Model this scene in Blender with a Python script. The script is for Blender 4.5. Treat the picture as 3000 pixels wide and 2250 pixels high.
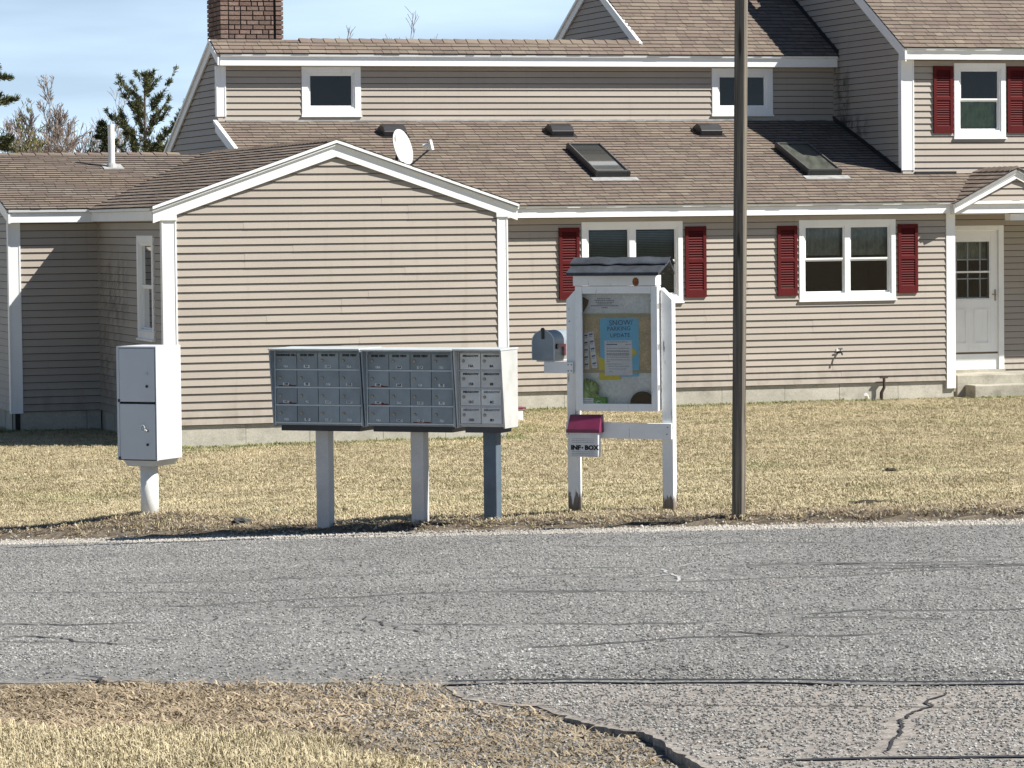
import bpy, math, random
import numpy as np
from mathutils import Vector, Matrix, noise as mnoise

random.seed(11)
RNG = np.random.default_rng(7)
for o in list(bpy.data.objects):
    bpy.data.objects.remove(o)
scene = bpy.context.scene
COL = scene.collection

# ------------------------------------------------------------------ camera
CAM_Z, PITCH, ROLL = 2.9, -0.0473, -0.0111
cam_data = bpy.data.cameras.new('camera')
cam_data.sensor_width = 36.0
cam_data.lens = 122.08
cam_data.clip_start = 0.1
cam_data.clip_end = 4000.0
cam = bpy.data.objects.new('camera', cam_data)
COL.objects.link(cam)
c_, s_ = math.cos(ROLL), math.sin(ROLL)
r0 = Vector((1, 0, 0)); u0 = Vector((0, -math.sin(PITCH), math.cos(PITCH))); f0 = Vector((0, math.cos(PITCH), math.sin(PITCH)))
cr = r0 * c_ + u0 * s_; cu = -r0 * s_ + u0 * c_; cb = -f0
cam.matrix_world = Matrix(((cr.x, cu.x, cb.x, 0), (cr.y, cu.y, cb.y, 0), (cr.z, cu.z, cb.z, CAM_Z), (0, 0, 0, 1)))
scene.camera = cam

# ------------------------------------------------------------------ sky and sun
SUN_AZ, SUN_EL = math.radians(-17.0), math.radians(45.6)
to_sun = Vector((math.cos(SUN_AZ) * math.cos(SUN_EL), math.sin(SUN_AZ) * math.cos(SUN_EL), math.sin(SUN_EL)))
world = bpy.data.worlds.new('World'); scene.world = world; world.use_nodes = True
wn, wl = world.node_tree.nodes, world.node_tree.links
bg = wn['Background']
sky = wn.new('ShaderNodeTexSky'); sky.sky_type = 'NISHITA'; sky.sun_disc = False
sky.sun_elevation = SUN_EL
sky.sun_rotation = math.atan2(to_sun.x, to_sun.y)
sky.altitude = 0; sky.air_density = 1.0; sky.dust_density = 0.0; sky.ozone_density = 2.0
# the low sky of this clear day is blue well down to the horizon: read the sky a little higher than the true ray, everywhere alike
tc = wn.new('ShaderNodeTexCoord'); vm = wn.new('ShaderNodeVectorMath'); vm.operation = 'MULTIPLY_ADD'
vm.inputs[1].default_value = (1, 1, .90); vm.inputs[2].default_value = (0, 0, .10)
nv = wn.new('ShaderNodeVectorMath'); nv.operation = 'NORMALIZE'
wl.new(tc.outputs['Generated'], vm.inputs[0]); wl.new(vm.outputs[0], nv.inputs[0]); wl.new(nv.outputs[0], sky.inputs[0])
# thin cirrus veil
cn = wn.new('ShaderNodeTexNoise'); cs = wn.new('ShaderNodeVectorMath'); cs.operation = 'MULTIPLY'; cs.inputs[1].default_value = (1.6, 1.6, 11.0)
wl.new(tc.outputs['Generated'], cs.inputs[0]); wl.new(cs.outputs[0], cn.inputs['Vector']); cn.inputs['Scale'].default_value = 4.0; cn.inputs['Detail'].default_value = 7
cr_ = wn.new('ShaderNodeMapRange'); cr_.inputs['From Min'].default_value = .34; cr_.inputs['From Max'].default_value = .68; cr_.inputs['To Min'].default_value = .50; cr_.inputs['To Max'].default_value = 1.0; wl.new(cn.outputs[0], cr_.inputs[0])
# the veil thickens towards the horizon all round, as seen through a longer path of air
sz_ = wn.new('ShaderNodeSeparateXYZ'); wl.new(tc.outputs['Generated'], sz_.inputs[0])
hz = wn.new('ShaderNodeMapRange'); hz.interpolation_type = 'SMOOTHSTEP'; hz.inputs['From Min'].default_value = .20; hz.inputs['From Max'].default_value = .0; wl.new(sz_.outputs[2], hz.inputs[0])
hm = wn.new('ShaderNodeMath'); hm.operation = 'MULTIPLY'; wl.new(cr_.outputs[0], hm.inputs[0]); wl.new(hz.outputs[0], hm.inputs[1])
cm_ = wn.new('ShaderNodeMix'); cm_.data_type = 'RGBA'; cm_.inputs[7].default_value = (9.6, 12.2, 15.0, 1)
wl.new(hm.outputs[0], cm_.inputs[0]); wl.new(sky.outputs[0], cm_.inputs[6]); wl.new(cm_.outputs[2], bg.inputs[0]); bg.inputs[1].default_value = 0.05
sun_data = bpy.data.lights.new('sun', 'SUN'); sun_data.energy = 5.0; sun_data.angle = math.radians(0.53); sun_data.color = (1.0, 0.955, 0.885)
sun = bpy.data.objects.new('sun', sun_data); COL.objects.link(sun)
sun.rotation_euler = (-to_sun).to_track_quat('-Z', 'Y').to_euler()
vs = scene.view_settings
vs.view_transform = 'Standard'; vs.look = 'None'; vs.gamma = 1.0; vs.use_curve_mapping = False
vs.exposure = 0.84

# ------------------------------------------------------------------ material helpers
def nm(name):
    m = bpy.data.materials.new(name); m.use_nodes = True
    nt = m.node_tree
    return m, nt.nodes, nt.links, nt.nodes['Principled BSDF']

class NT:
    """small wrapper to write node graphs in few lines"""
    def __init__(s, name):
        s.m, s.n, s.l, s.b = nm(name)
    def _in(s, node, sock, val):
        if val is None: return
        i = node.inputs[sock]
        if hasattr(val, 'is_output'): s.l.new(val, i)
        else: i.default_value = val
    def pos(s):
        return s.n.new('ShaderNodeNewGeometry').outputs['Position']
    def obj(s):
        return s.n.new('ShaderNodeTexCoord').outputs['Object']
    def sep(s, v):
        k = s.n.new('ShaderNodeSeparateXYZ'); s.l.new(v, k.inputs[0]); return k.outputs
    def scale(s, v, vec):
        k = s.n.new('ShaderNodeVectorMath'); k.operation = 'MULTIPLY'; s.l.new(v, k.inputs[0]); k.inputs[1].default_value = vec; return k.outputs[0]
    def noise(s, v, sc, detail=4, rough=.6, out=0):
        k = s.n.new('ShaderNodeTexNoise'); s._in(k, 'Vector', v); k.inputs['Scale'].default_value = sc; k.inputs['Detail'].default_value = detail; k.inputs['Roughness'].default_value = rough; return k.outputs[out]
    def voro(s, v, sc, feature='F1', out='Distance', rand=1.0):
        k = s.n.new('ShaderNodeTexVoronoi'); k.feature = feature; s._in(k, 'Vector', v); k.inputs['Scale'].default_value = sc
        if 'Randomness' in k.inputs: k.inputs['Randomness'].default_value = rand
        return k.outputs[out]
    def ramp(s, f, a, b, ca=0.0, cb=1.0):
        k = s.n.new('ShaderNodeMapRange'); k.inputs['From Min'].default_value = a; k.inputs['From Max'].default_value = b; k.inputs['To Min'].default_value = ca; k.inputs['To Max'].default_value = cb
        k.interpolation_type = 'SMOOTHSTEP'; s._in(k, 'Value', f); return k.outputs[0]
    def lin(s, f, a, b, ca=0.0, cb=1.0):
        k = s.n.new('ShaderNodeMapRange'); k.inputs['From Min'].default_value = a; k.inputs['From Max'].default_value = b; k.inputs['To Min'].default_value = ca; k.inputs['To Max'].default_value = cb
        s._in(k, 'Value', f); return k.outputs[0]
    def math(s, op, a, b=None, clamp=False):
        k = s.n.new('ShaderNodeMath'); k.operation = op; k.use_clamp = clamp; s._in(k, 0, a); s._in(k, 1, b); return k.outputs[0]
    def mix(s, f, a, b, mode='MIX'):
        k = s.n.new('ShaderNodeMix'); k.data_type = 'RGBA'; k.blend_type = mode
        s._in(k, 0, f)
        for sock, val in ((6, a), (7, b)):
            if hasattr(val, 'is_output'): s.l.new(val, k.inputs[sock])
            else: k.inputs[sock].default_value = (*val, 1.0) if len(val) == 3 else val
        return k.outputs[2]
    def mul(s, c, f):
        return s.mix(1.0, c, s.grey(f), 'MULTIPLY')
    def grey(s, f):
        k = s.n.new('ShaderNodeCombineColor'); 
        for i in range(3): s._in(k, i, f)
        return k.outputs[0]
    def orand(s): return s.n.new('ShaderNodeObjectInfo').outputs['Random']
    def irand(s): return s.n.new('ShaderNodeNewGeometry').outputs['Random Per Island']
    def attr(s, name, typ='INSTANCER'):
        k = s.n.new('ShaderNodeAttribute'); k.attribute_name = name; k.attribute_type = typ; return k.outputs['Fac']
    def bump(s, h, st=.3, dist=.01):
        k = s.n.new('ShaderNodeBump'); k.inputs['Strength'].default_value = st; k.inputs['Distance'].default_value = dist; s.l.new(h, k.inputs['Height']); s.l.new(k.outputs[0], s.b.inputs['Normal'])
    def done(s, col=None, rough=.6, metal=0.0, spec=None):
        if col is not None:
            if hasattr(col, 'is_output'): s.l.new(col, s.b.inputs['Base Color'])
            else: s.b.inputs['Base Color'].default_value = (*col, 1)
        s._in(s.b, 'Roughness', rough); s.b.inputs['Metallic'].default_value = metal
        if spec is not None: s.b.inputs['Specular IOR Level'].default_value = spec
        return s.m

def simple(name, col, rough=.6, var=.12, sc=6.0, fine=.08, fsc=90.0, bump=0.0, metal=0.0, spec=None):
    t = NT(name); p = t.obj()
    f = t.lin(t.noise(p, sc), .3, .7, 1 - var, 1 + var)
    g = t.lin(t.noise(p, fsc, 2), .3, .7, 1 - fine, 1 + fine)
    c = t.mul(t.mul(col, f), g)
    if bump: t.bump(t.noise(p, fsc, 3), bump, .004)
    return t.done(c, rough, metal, spec)

M = {}
def siding(name, base, stains=()):
    t = NT(name); p = t.pos()
    f = t.lin(t.noise(t.scale(p, (.5, .5, 2.0)), 1.1), .3, .7, .93, 1.06)
    g = t.lin(t.noise(t.scale(p, (1, 1, 9)), 30, 2), .3, .7, .95, 1.05)
    r = t.lin(t.orand(), 0, 1, .965, 1.035)
    c = t.mul(t.mul(t.mul(base, f), g), r)
    streak = t.ramp(t.noise(t.scale(p, (7, 7, .5)), 1.3, 5), .56, .75)
    c = t.mix(t.math('MULTIPLY', streak, .22), c, (.20, .17, .13))
    splash = t.math('MULTIPLY', t.ramp(t.sep(p)[2], .75, .27), t.ramp(t.noise(t.scale(p, (2.5, 2.5, 1.2)), 2.0, 6, .7), .40, .68))
    c = t.mix(t.math('MULTIPLY', splash, .38), c, (.17, .145, .11))
    for (x, y, z, rad, zr, amt) in stains:
        k = t.n.new('ShaderNodeVectorMath'); k.operation = 'SUBTRACT'; t.l.new(p, k.inputs[0]); k.inputs[1].default_value = (x, y, z)
        d = t.n.new('ShaderNodeVectorMath'); d.operation = 'LENGTH'; t.l.new(t.scale(k.outputs[0], (1 / rad, 1 / rad, 1 / zr)), d.inputs[0])
        m = t.ramp(d.outputs['Value'], 1.0, .25)
        nn = t.ramp(t.noise(t.scale(p, (1.6, 1.6, 1)), 3.2, 6, .7), .40, .62)
        c = t.mix(t.math('MULTIPLY', t.math('MULTIPLY', m, nn), amt), c, (.035, .036, .033))
    t.bump(t.noise(t.scale(p, (1, 1, 14)), 22, 3), .12, .004)
    return t.done(c, .55, spec=.3)

def white_paint(name, base=(.80, .81, .80), dirt=.25):
    t = NT(name); p = t.pos()
    f = t.lin(t.noise(p, 2.5), .3, .7, .94, 1.02)
    streak = t.ramp(t.noise(t.scale(p, (6, 6, .7)), 2.2, 5), .58, .80)
    c = t.mix(t.math('MULTIPLY', streak, dirt), t.mul(base, f), (.33, .32, .28))
    spot = t.ramp(t.noise(p, 40, 2), .68, .76)
    c = t.mix(t.math('MULTIPLY', spot, dirt * .8), c, (.28, .26, .23))
    return t.done(c, .45)

def peeling(name, base=(.80, .81, .80)):
    """painted timber whose paint flakes off to grey-brown wood, most of it near the ground"""
    t = NT(name); o = t.obj(); z = t.sep(o)[2]
    n1 = t.noise(t.scale(o, (26, 26, 3.5)), 1.0, 6, .72)
    n2 = t.noise(t.scale(o, (60, 60, 5)), 1.0, 4, .6)
    low = t.ramp(z, .25, .0)                       # object origin is at the ground
    rot = t.ramp(t.math('ADD', n1, t.math('MULTIPLY', low, .33)), .62, .68)
    grain = t.lin(n2, .3, .7, .6, 1.35)
    wood = t.mul(t.mix(low, (.23, .22, .205), (.17, .125, .085)), grain)
    f = t.lin(t.noise(o, 7), .3, .7, .93, 1.03)
    crack = t.ramp(n2, .70, .76)
    paint = t.mix(t.math('MULTIPLY', crack, .45), t.mul(base, f), (.30, .30, .29))
    t.bump(n2, .25, .003)
    return t.done(t.mix(rot, paint, wood), .6)

def shingles(name, tones):
    t = NT(name); p = t.pos()
    r = t.math('FRACT', t.math('ADD', t.irand(), t.orand()))
    k = t.n.new('ShaderNodeValToRGB'); k.color_ramp.interpolation = 'LINEAR'
    el = k.color_ramp.elements
    while len(el) < len(tones): el.new(.5)
    for i, cc in enumerate(tones):
        el[i].position = i / (len(tones) - 1); el[i].color = (*cc, 1)
    t.l.new(r, k.inputs[0])
    f = t.lin(t.noise(p, 1.4, 5), .3, .7, .86, 1.12)
    g = t.lin(t.noise(p, 130, 2), .25, .75, .74, 1.26)
    c = t.mul(t.mul(k.outputs[0], f), g)
    st = t.ramp(t.noise(t.scale(p, (1, 1, 1)), .9, 6, .7), .60, .74)
    c = t.mix(t.math('MULTIPLY', st, .30), c, (.07, .06, .05))
    t.bump(t.noise(p, 160, 2), .5, .004)
    return t.done(c, .9, spec=.15)

def concrete(name, base, var=.2):
    t = NT(name); p = t.pos()
    f = t.lin(t.noise(p, 2.2, 6), .3, .7, 1 - var, 1 + var)
    g = t.lin(t.noise(p, 45, 3), .3, .7, .88, 1.12)
    d = t.ramp(t.noise(t.scale(p, (2, 2, 4)), 1.6, 6, .7), .52, .72)
    c = t.mix(t.math('MULTIPLY', d, .35), t.mul(t.mul(base, f), g), (.10, .095, .075))
    t.bump(t.noise(p, 60, 3), .4, .006)
    return t.done(c, .85, spec=.2)

def asphalt(name, base, stone, dark, light_amt):
    t = NT(name); p = t.pos(); x, y, z = t.sep(p)
    al = t.math('ADD', t.math('MULTIPLY', x, .8704), t.math('MULTIPLY', y, -.4924)); ac = t.math('ADD', t.math('MULTIPLY', x, .4924), t.math('MULTIPLY', y, .8704))
    cv = t.n.new('ShaderNodeCombineXYZ'); t.l.new(t.math('MULTIPLY', al, .12), cv.inputs[0]); t.l.new(ac, cv.inputs[1])
    lane = t.lin(t.noise(cv.outputs[0], 1.3, 4), .3, .7, .90, 1.10)             # wheel-track wear runs along the road
    big = t.lin(t.noise(p, .55, 5), .3, .7, .90, 1.10)
    n1 = t.noise(p, 20, 4, .8); n2 = t.noise(p, 46, 3, .7); n3 = t.noise(p, 9, 4)
    c = t.mul(t.mul(t.mul(base, big), lane), t.lin(n3, .3, .7, .90, 1.10))
    c = t.mul(c, t.lin(n1, .25, .75, .50, 1.50))
    c = t.mix(t.math('MULTIPLY', t.ramp(n1, .42, .30), .75), c, dark)
    c = t.mix(t.math('MULTIPLY', t.ramp(n2, .60 - light_amt * .2, .68), .8), c, stone)
    wear = t.ramp(t.noise(t.scale(p, (.8, .8, 1)), 1.7, 6, .7), .60, .75)
    c = t.mix(t.math('MULTIPLY', wear, .22), c, (.27, .24, .20))
    t.bump(t.math('ADD', n1, n2), .55, .012)
    return t.done(c, .88, spec=.2)

M['siding'] = siding('vinyl_siding', (.350, .312, .266))
M['lap_shade'] = simple('lap_shade_sheathing', (.035, .030, .028), .95)  # sheathing coloured near-black: painted shade that deepens the shadow lines under the boards
# mildew patches as world positions: on the return wall and where the side wall meets the roofs
def hw(u, v, z):
    a = .3078; return (-4.485 + u * math.cos(a) - v * math.sin(a), 44.899 + u * math.sin(a) + v * math.cos(a), z)
M['siding_return'] = siding('vinyl_siding_return', (.340, .305, .256), [(*hw(0, 3.2, 2.0), 1.5, .75, .55), (*hw(0, 3.6, 1.0), 1.3, .9, .45)])
M['siding_side'] = siding('vinyl_siding_side', (.350, .312, .266), [(*hw(13.6, 9.6, 4.9), .45, .75, .8), (*hw(13.6, 9.3, 4.35), 1.1, .32, .85), (*hw(13.6, 9.9, 5.5), .3, .5, .6)])
M['white'] = white_paint('white_trim_paint', (.80, .815, .81), .16)
M['white_dirty'] = white_paint('weathered_trim_paint', (.76, .78, .78), .38)
M['white_wood'] = peeling('peeling_white_paint')
M['shingle'] = shingles('asphalt_shingles', [(.142, .116, .096), (.188, .155, .123), (.165, .127, .106), (.210, .174, .137), (.153, .118, .100), (.194, .160, .127)])
M['deck'] = simple('grey_drip_edge', (.26, .265, .26), .6)
M['shingle_edge'] = simple('shingle_cut_edge', (.030, .026, .024), .95, .3, 20)
M['flash'] = simple('lead_flashing', (.30, .30, .29), .6, .3)
M['foundation'] = concrete('foundation_concrete', (.42, .40, .34))
M['step'] = concrete('step_concrete', (.36, .34, .28), .3)
M['shutter'] = simple('dark_red_shutter_paint', (.088, .0095, .0105), .7, .12, 3, .06, spec=.15)
M['black'] = simple('black_metal', (.018, .018, .02), .45, .2)
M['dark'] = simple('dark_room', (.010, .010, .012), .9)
M['curtain'] = simple('thin_curtain', (.27, .28, .22), .9, .25, 8)
M['curtain_green'] = simple('green_curtain', (.20, .28, .13), .9, .3, 8)
M['blind'] = simple('dark_blind_slats', (.15, .19, .15), .6, .1)
M['galv'] = simple('grey_mailbox_paint', (.23, .265, .29), .45, .16, 5, .06, bump=.05)
M['galv_door'] = None
M['alu'] = simple('pale_aluminium_trim', (.50, .54, .54), .40, .1, 5, .06)
M['mail_right'] = simple('pale_grey_mailbox_paint', (.46, .465, .445), .5, .12, 6, .06)
M['locker'] = white_paint('pale_grey_locker_paint', (.55, .575, .59), .14)
M['post_grey'] = simple('greyish_white_post_paint', (.50, .49, .47), .6, .12, 5, .1)
M['post_blue'] = simple('blue_grey_post_paint', (.085, .115, .145), .55, .2, 6, .1)
M['brass'] = simple('dull_brass', (.30, .25, .18), .4, .3, 20, metal=.6)
M['rust'] = simple('rust', (.13, .025, .018), .8, .4, 30)
M['ink'] = simple('black_ink', (.012, .012, .014), .7, .1)
M['label'] = simple('white_label', (.62, .64, .64), .6, .2, 60)
M['ink_blue'] = simple('blue_ink', (.02, .09, .22), .7)
M['ink_grey'] = simple('grey_print', (.17, .17, .19), .7)
M['paper'] = simple('white_paper', (.84, .84, .87), .8, .05)
M['blue_card'] = simple('blue_card', (.17, .60, .88), .7, .06)
M['yellow_card'] = simple('yellow_card', (.80, .66, .08), .7, .06)
M['cork'] = simple('cork', (.60, .46, .29), .9, .2, 12, .3, 160)
M['pine_strip'] = simple('pale_wood_strip', (.50, .43, .28), .7, .1)
M['green_box'] = simple('green_card', (.06, .34, .04), .5, .1)
M['bag'] = simple('green_plastic_bag', (.34, .48, .19), .35, .35, 14)
M['cap'] = simple('dark_brown_cloth', (.020, .012, .011), .9, .3, 20)
M['maroon'] = simple('maroon_plastic', (.165, .020, .062), .4, .15, 10)
M['clear'] = simple('cloudy_plastic', (.62, .65, .68), .25, .06)
M['dish'] = simple('dish_paint', (.50, .53, .51), .4, .05)
M['plastic_white'] = simple('white_plastic', (.74, .74, .70), .4, .06)
M['flag'] = simple('red_flag_plastic', (.34, .03, .05), .45)
M['rock'] = simple('dark_rock', (.055, .055, .05), .9, .4, 12, .2, 60, bump=.6)
M['soil_clod'] = simple('dark_soil', (.03, .022, .016), .95, .4, 14, .3, 60, bump=.6)

def mailbox_door(name, base):
    t = NT(name); o = t.obj()
    r = t.lin(t.orand(), 0, 1, .84, 1.13)
    f = t.lin(t.noise(t.pos(), 9, 5), .3, .7, .88, 1.12)
    scuff = t.ramp(t.noise(t.scale(t.pos(), (18, 18, 40)), 1.0, 4), .64, .72)
    c = t.mix(t.math('MULTIPLY', scuff, .25), t.mul(t.mul(base, r), f), (.14, .14, .14))
    return t.done(c, .42)
M['galv_door'] = mailbox_door('blue_grey_mailbox_door', (.225, .262, .280))
M['pale_door'] = mailbox_door('pale_grey_mailbox_door', (.60, .60, .575))

def brickmat():
    t = NT('brown_brick'); p = t.pos()
    r = t.math('FRACT', t.math('ADD', t.irand(), t.orand()))
    c = t.mix(r, (.135, .092, .076), (.225, .160, .132))
    g = t.lin(t.noise(t.scale(p, (1, 1, 1.6)), 28, 4), .3, .7, .7, 1.3)
    t.bump(t.noise(t.scale(p, (1, 1, 2)), 34, 3), .6, .01)
    return t.done(t.mul(c, g), .9, spec=.2)
M['brick'] = brickmat()
M['mortar'] = simple('dark_mortar', (.02, .017, .016), .95)

def polewood():
    t = NT('weathered_pole_wood'); o = t.obj()
    n = t.noise(t.scale(o, (45, 45, 1.2)), 1.0, 6, .7)
    n2 = t.noise(t.scale(o, (9, 9, .7)), 1.0, 4)
    c = t.mix(t.lin(n, .3, .7), (.055, .047, .038), (.235, .208, .168))
    c = t.mul(c, t.lin(n2, .3, .7, .7, 1.2))
    knot = t.ramp(t.voro(t.scale(o, (9, 9, 1.1)), 1.0), .17, .07)
    c = t.mix(t.math('MULTIPLY', knot, .8), c, (.03, .022, .016))
    t.bump(n, .6, .006)
    return t.done(c, .85, spec=.2)
M['pole'] = polewood()

def glassmat(name, tint=(.84, .87, .86), rough=.03):
    m, n, l, b = nm(name)
    out = n['Material Output']
    gl = n.new('ShaderNodeBsdfGlossy'); gl.inputs['Roughness'].default_value = rough
    tr = n.new('ShaderNodeBsdfTransparent'); tr.inputs[0].default_value = (*tint, 1)
    fr = n.new('ShaderNodeFresnel'); fr.inputs[0].default_value = 1.5
    mx = n.new('ShaderNodeMixShader'); l.new(fr.outputs[0], mx.inputs[0]); l.new(tr.outputs[0], mx.inputs[1]); l.new(gl.outputs[0], mx.inputs[2])
    l.new(mx.outputs[0], out.inputs[0]); n.remove(b)
    return m
M['glass'] = glassmat('window_glass')
M['clear_pane'] = glassmat('clear_sheet', tint=(.95, .96, .95))
t = NT('skylight_glass'); M['skyglass'] = t.done((.04, .045, .045), .03); t.b.inputs['IOR'].default_value = 2.6
t = NT('grimy_skylight_glass'); M['skyglass2'] = t.done(t.mul((.075, .08, .065), t.lin(t.noise(t.scale(t.pos(), (3, 1, 1)), 3, 5), .3, .7, .5, 1.4)), .35, spec=.5)
t = NT('kiosk_pane'); M['panel_white'] = simple('scuffed_white_panel', (.84, .85, .83), .6, .16, 5, .10, 40)
M['felt'] = None
def roofing():
    t = NT('kiosk_roof_felt'); o = t.obj()
    c = t.mul((.030, .036, .045), t.lin(t.noise(o, 9, 5), .3, .7, .6, 1.6))
    lich = t.ramp(t.noise(o, 24, 5, .65), .60, .66)
    up = t.ramp(t.sep(o)[1], -.02, .10)
    c = t.mix(t.math('MULTIPLY', t.math('MULTIPLY', lich, up), .8), c, (.42, .42, .33))
    t.bump(t.noise(o, 60, 3), .5, .006)
    return t.done(c, .8)
M['felt'] = roofing()

# ------------------------------------------------------------------ mesh helpers
class MB:
    def __init__(s): s.v, s.f = [], []
    def add(s, verts, faces):
        b = len(s.v); s.v += [tuple(p) for p in verts]; s.f += [tuple(b + i for i in f) for f in faces]; return s
    def hexa(s, p):      # p: 4 bottom + 4 top
        return s.add(p, [(0, 3, 2, 1), (4, 5, 6, 7), (0, 1, 5, 4), (1, 2, 6, 5), (2, 3, 7, 6), (3, 0, 4, 7)])
    def box(s, x0, x1, y0, y1, z0, z1):
        return s.hexa([(x0, y0, z0), (x1, y0, z0), (x1, y1, z0), (x0, y1, z0), (x0, y0, z1), (x1, y0, z1), (x1, y1, z1), (x0, y1, z1)])
    def prism(s, poly, fn, d0, d1):
        """poly: list of 2-D points; fn(a, b, d) maps to 3-D; extruded from d0 to d1"""
        n = len(poly)
        vs_ = [fn(a, b, d0) for a, b in poly] + [fn(a, b, d1) for a, b in poly]
        return s.add(vs_, [tuple(range(n - 1, -1, -1)), tuple(range(n, 2 * n))] + [(i, (i + 1) % n, n + (i + 1) % n, n + i) for i in range(n)])
    def tube(s, pts, rads, seg=8, cap=True):
        pts = [Vector(p) for p in pts]
        if not hasattr(rads, '__len__'): rads = [rads] * len(pts)
        rings = []
        for i, p in enumerate(pts):
            d = (pts[min(i + 1, len(pts) - 1)] - pts[max(i - 1, 0)]).normalized()
            up = Vector((0, 0, 1)) if abs(d.z) < .95 else Vector((1, 0, 0))
            a = d.cross(up).normalized(); b = a.cross(d).normalized()
            rings.append([p + (a * math.cos(k * 2 * math.pi / seg) + b * math.sin(k * 2 * math.pi / seg)) * rads[i] for k in range(seg)])
        vs_ = [q for r in rings for q in r]; fs = []
        for i in range(len(pts) - 1):
            for k in range(seg):
                fs.append((i * seg + k, i * seg + (k + 1) % seg, (i + 1) * seg + (k + 1) % seg, (i + 1) * seg + k))
        if cap: fs += [tuple(range(seg - 1, -1, -1)), tuple((len(pts) - 1) * seg + k for k in range(seg))]
        return s.add(vs_, fs)
    def beam(s, A, B, w, thick):
        """board whose top edge runs A to B, hanging down by w (vertical), with thickness vector thick"""
        A, B, t = Vector(A), Vector(B), Vector(thick); d = Vector((0, 0, -w))
        return s.hexa([A + d, B + d, B + d + t, A + d + t, A, B, B + t, A + t])
    def mesh(s, name, mat=None, smooth=False):
        me = bpy.data.meshes.new(name); me.from_pydata(s.v, [], s.f); me.update()
        if mat is not None: me.materials.append(mat)
        if smooth:
            me.polygons.foreach_set('use_smooth', [True] * len(me.polygons))
        return me
    def build(s, name, mat=None, parent=None, smooth=False, bevel=0, loc=None):
        o = bpy.data.objects.new(name, s.mesh(name, mat, smooth)); COL.objects.link(o)
        if parent is not None: o.parent = parent
        if loc is not None: o.location = loc
        if bevel:
            b = o.modifiers.new('bevel', 'BEVEL'); b.width = bevel; b.segments = 2; b.limit_method = 'ANGLE'
        return o

def tag(o, label=None, cat=None, group=None, kind=None):
    if label: o['label'] = label
    if cat: o['category'] = cat
    if group: o['group'] = group
    if kind: o['kind'] = kind
    return o
def empty(name, loc=(0, 0, 0), rz=0.0, label=None, cat=None, group=None):
    o = bpy.data.objects.new(name, None); COL.objects.link(o); o.location = loc; o.rotation_euler = (0, 0, rz); o.empty_display_size = .2
    return tag(o, label, cat, group)
def inst(name, me, parent, loc=(0, 0, 0), rot=None, mat4=None):
    o = bpy.data.objects.new(name, me); COL.objects.link(o); o.parent = parent
    if mat4 is not None: o.matrix_local = mat4
    else:
        o.location = loc
        if rot: o.rotation_euler = rot
    return o
def text_mesh(body, size, align='CENTER', bold=0.0):
    cu_ = bpy.data.curves.new('lettering', 'FONT'); cu_.body = body; cu_.size = size; cu_.align_x = align; cu_.align_y = 'CENTER'; cu_.extrude = .0004; cu_.offset = bold; cu_.resolution_u = 2
    o = bpy.data.objects.new('lettering', cu_); COL.objects.link(o)
    dg = bpy.context.evaluated_depsgraph_get()
    me = bpy.data.meshes.new_from_object(o.evaluated_get(dg))
    bpy.data.objects.remove(o); me.name = 'lettering'
    return me
def lettering(body, size, parent, x, y, z, mat, align='CENTER', bold=0.0, rz=0.0, sx=1.0, name='lettering'):
    me = text_mesh(body, size, align, bold); me.materials.clear(); me.materials.append(mat)
    o = bpy.data.objects.new(name, me); COL.objects.link(o); o.parent = parent
    o.location = (x, y, z); o.rotation_euler = (math.pi / 2, rz, 0); o.scale = (sx, 1, 1)
    return o

# ------------------------------------------------------------------ terrain
def smooth(a, b, x):
    t_ = min(1.0, max(0.0, (x - a) / (b - a))); return t_ * t_ * (3 - 2 * t_)
RD = Vector((.8704, -.4924)); RN = Vector((.4924, .8704))       # along and across the road
def road_n(x, y): return x * RN.x + y * RN.y
def gz(x, y):
    xx = max(-11.0, min(11.0, x)); yy = max(6.0, y)
    t_ = smooth(31, 42, y)
    n = road_n(x, y)
    bank = .075 * smooth(23.98, 24.22, n)                         # low bank up from the shoulder
    mound = .10 * math.exp(-(((x + 3.17) / .8) ** 2 + ((y - 30.25) / .7) ** 2)) * smooth(24.0, 24.6, n)
    return (1.40 - .0355 * yy + .04 * xx + bank) * (1 - t_) + mound
def gzb(x, y):
    """lawn surface: the even slope plus small unevenness off the road"""
    z = gz(x, y); n = road_n(x, y)
    k = smooth(24.1, 24.9, n) if n > 17 else smooth(13.0, 12.0, n)
    return z + k * .022 * mnoise.noise(Vector((x * .9, y * .9, 0)))

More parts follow.
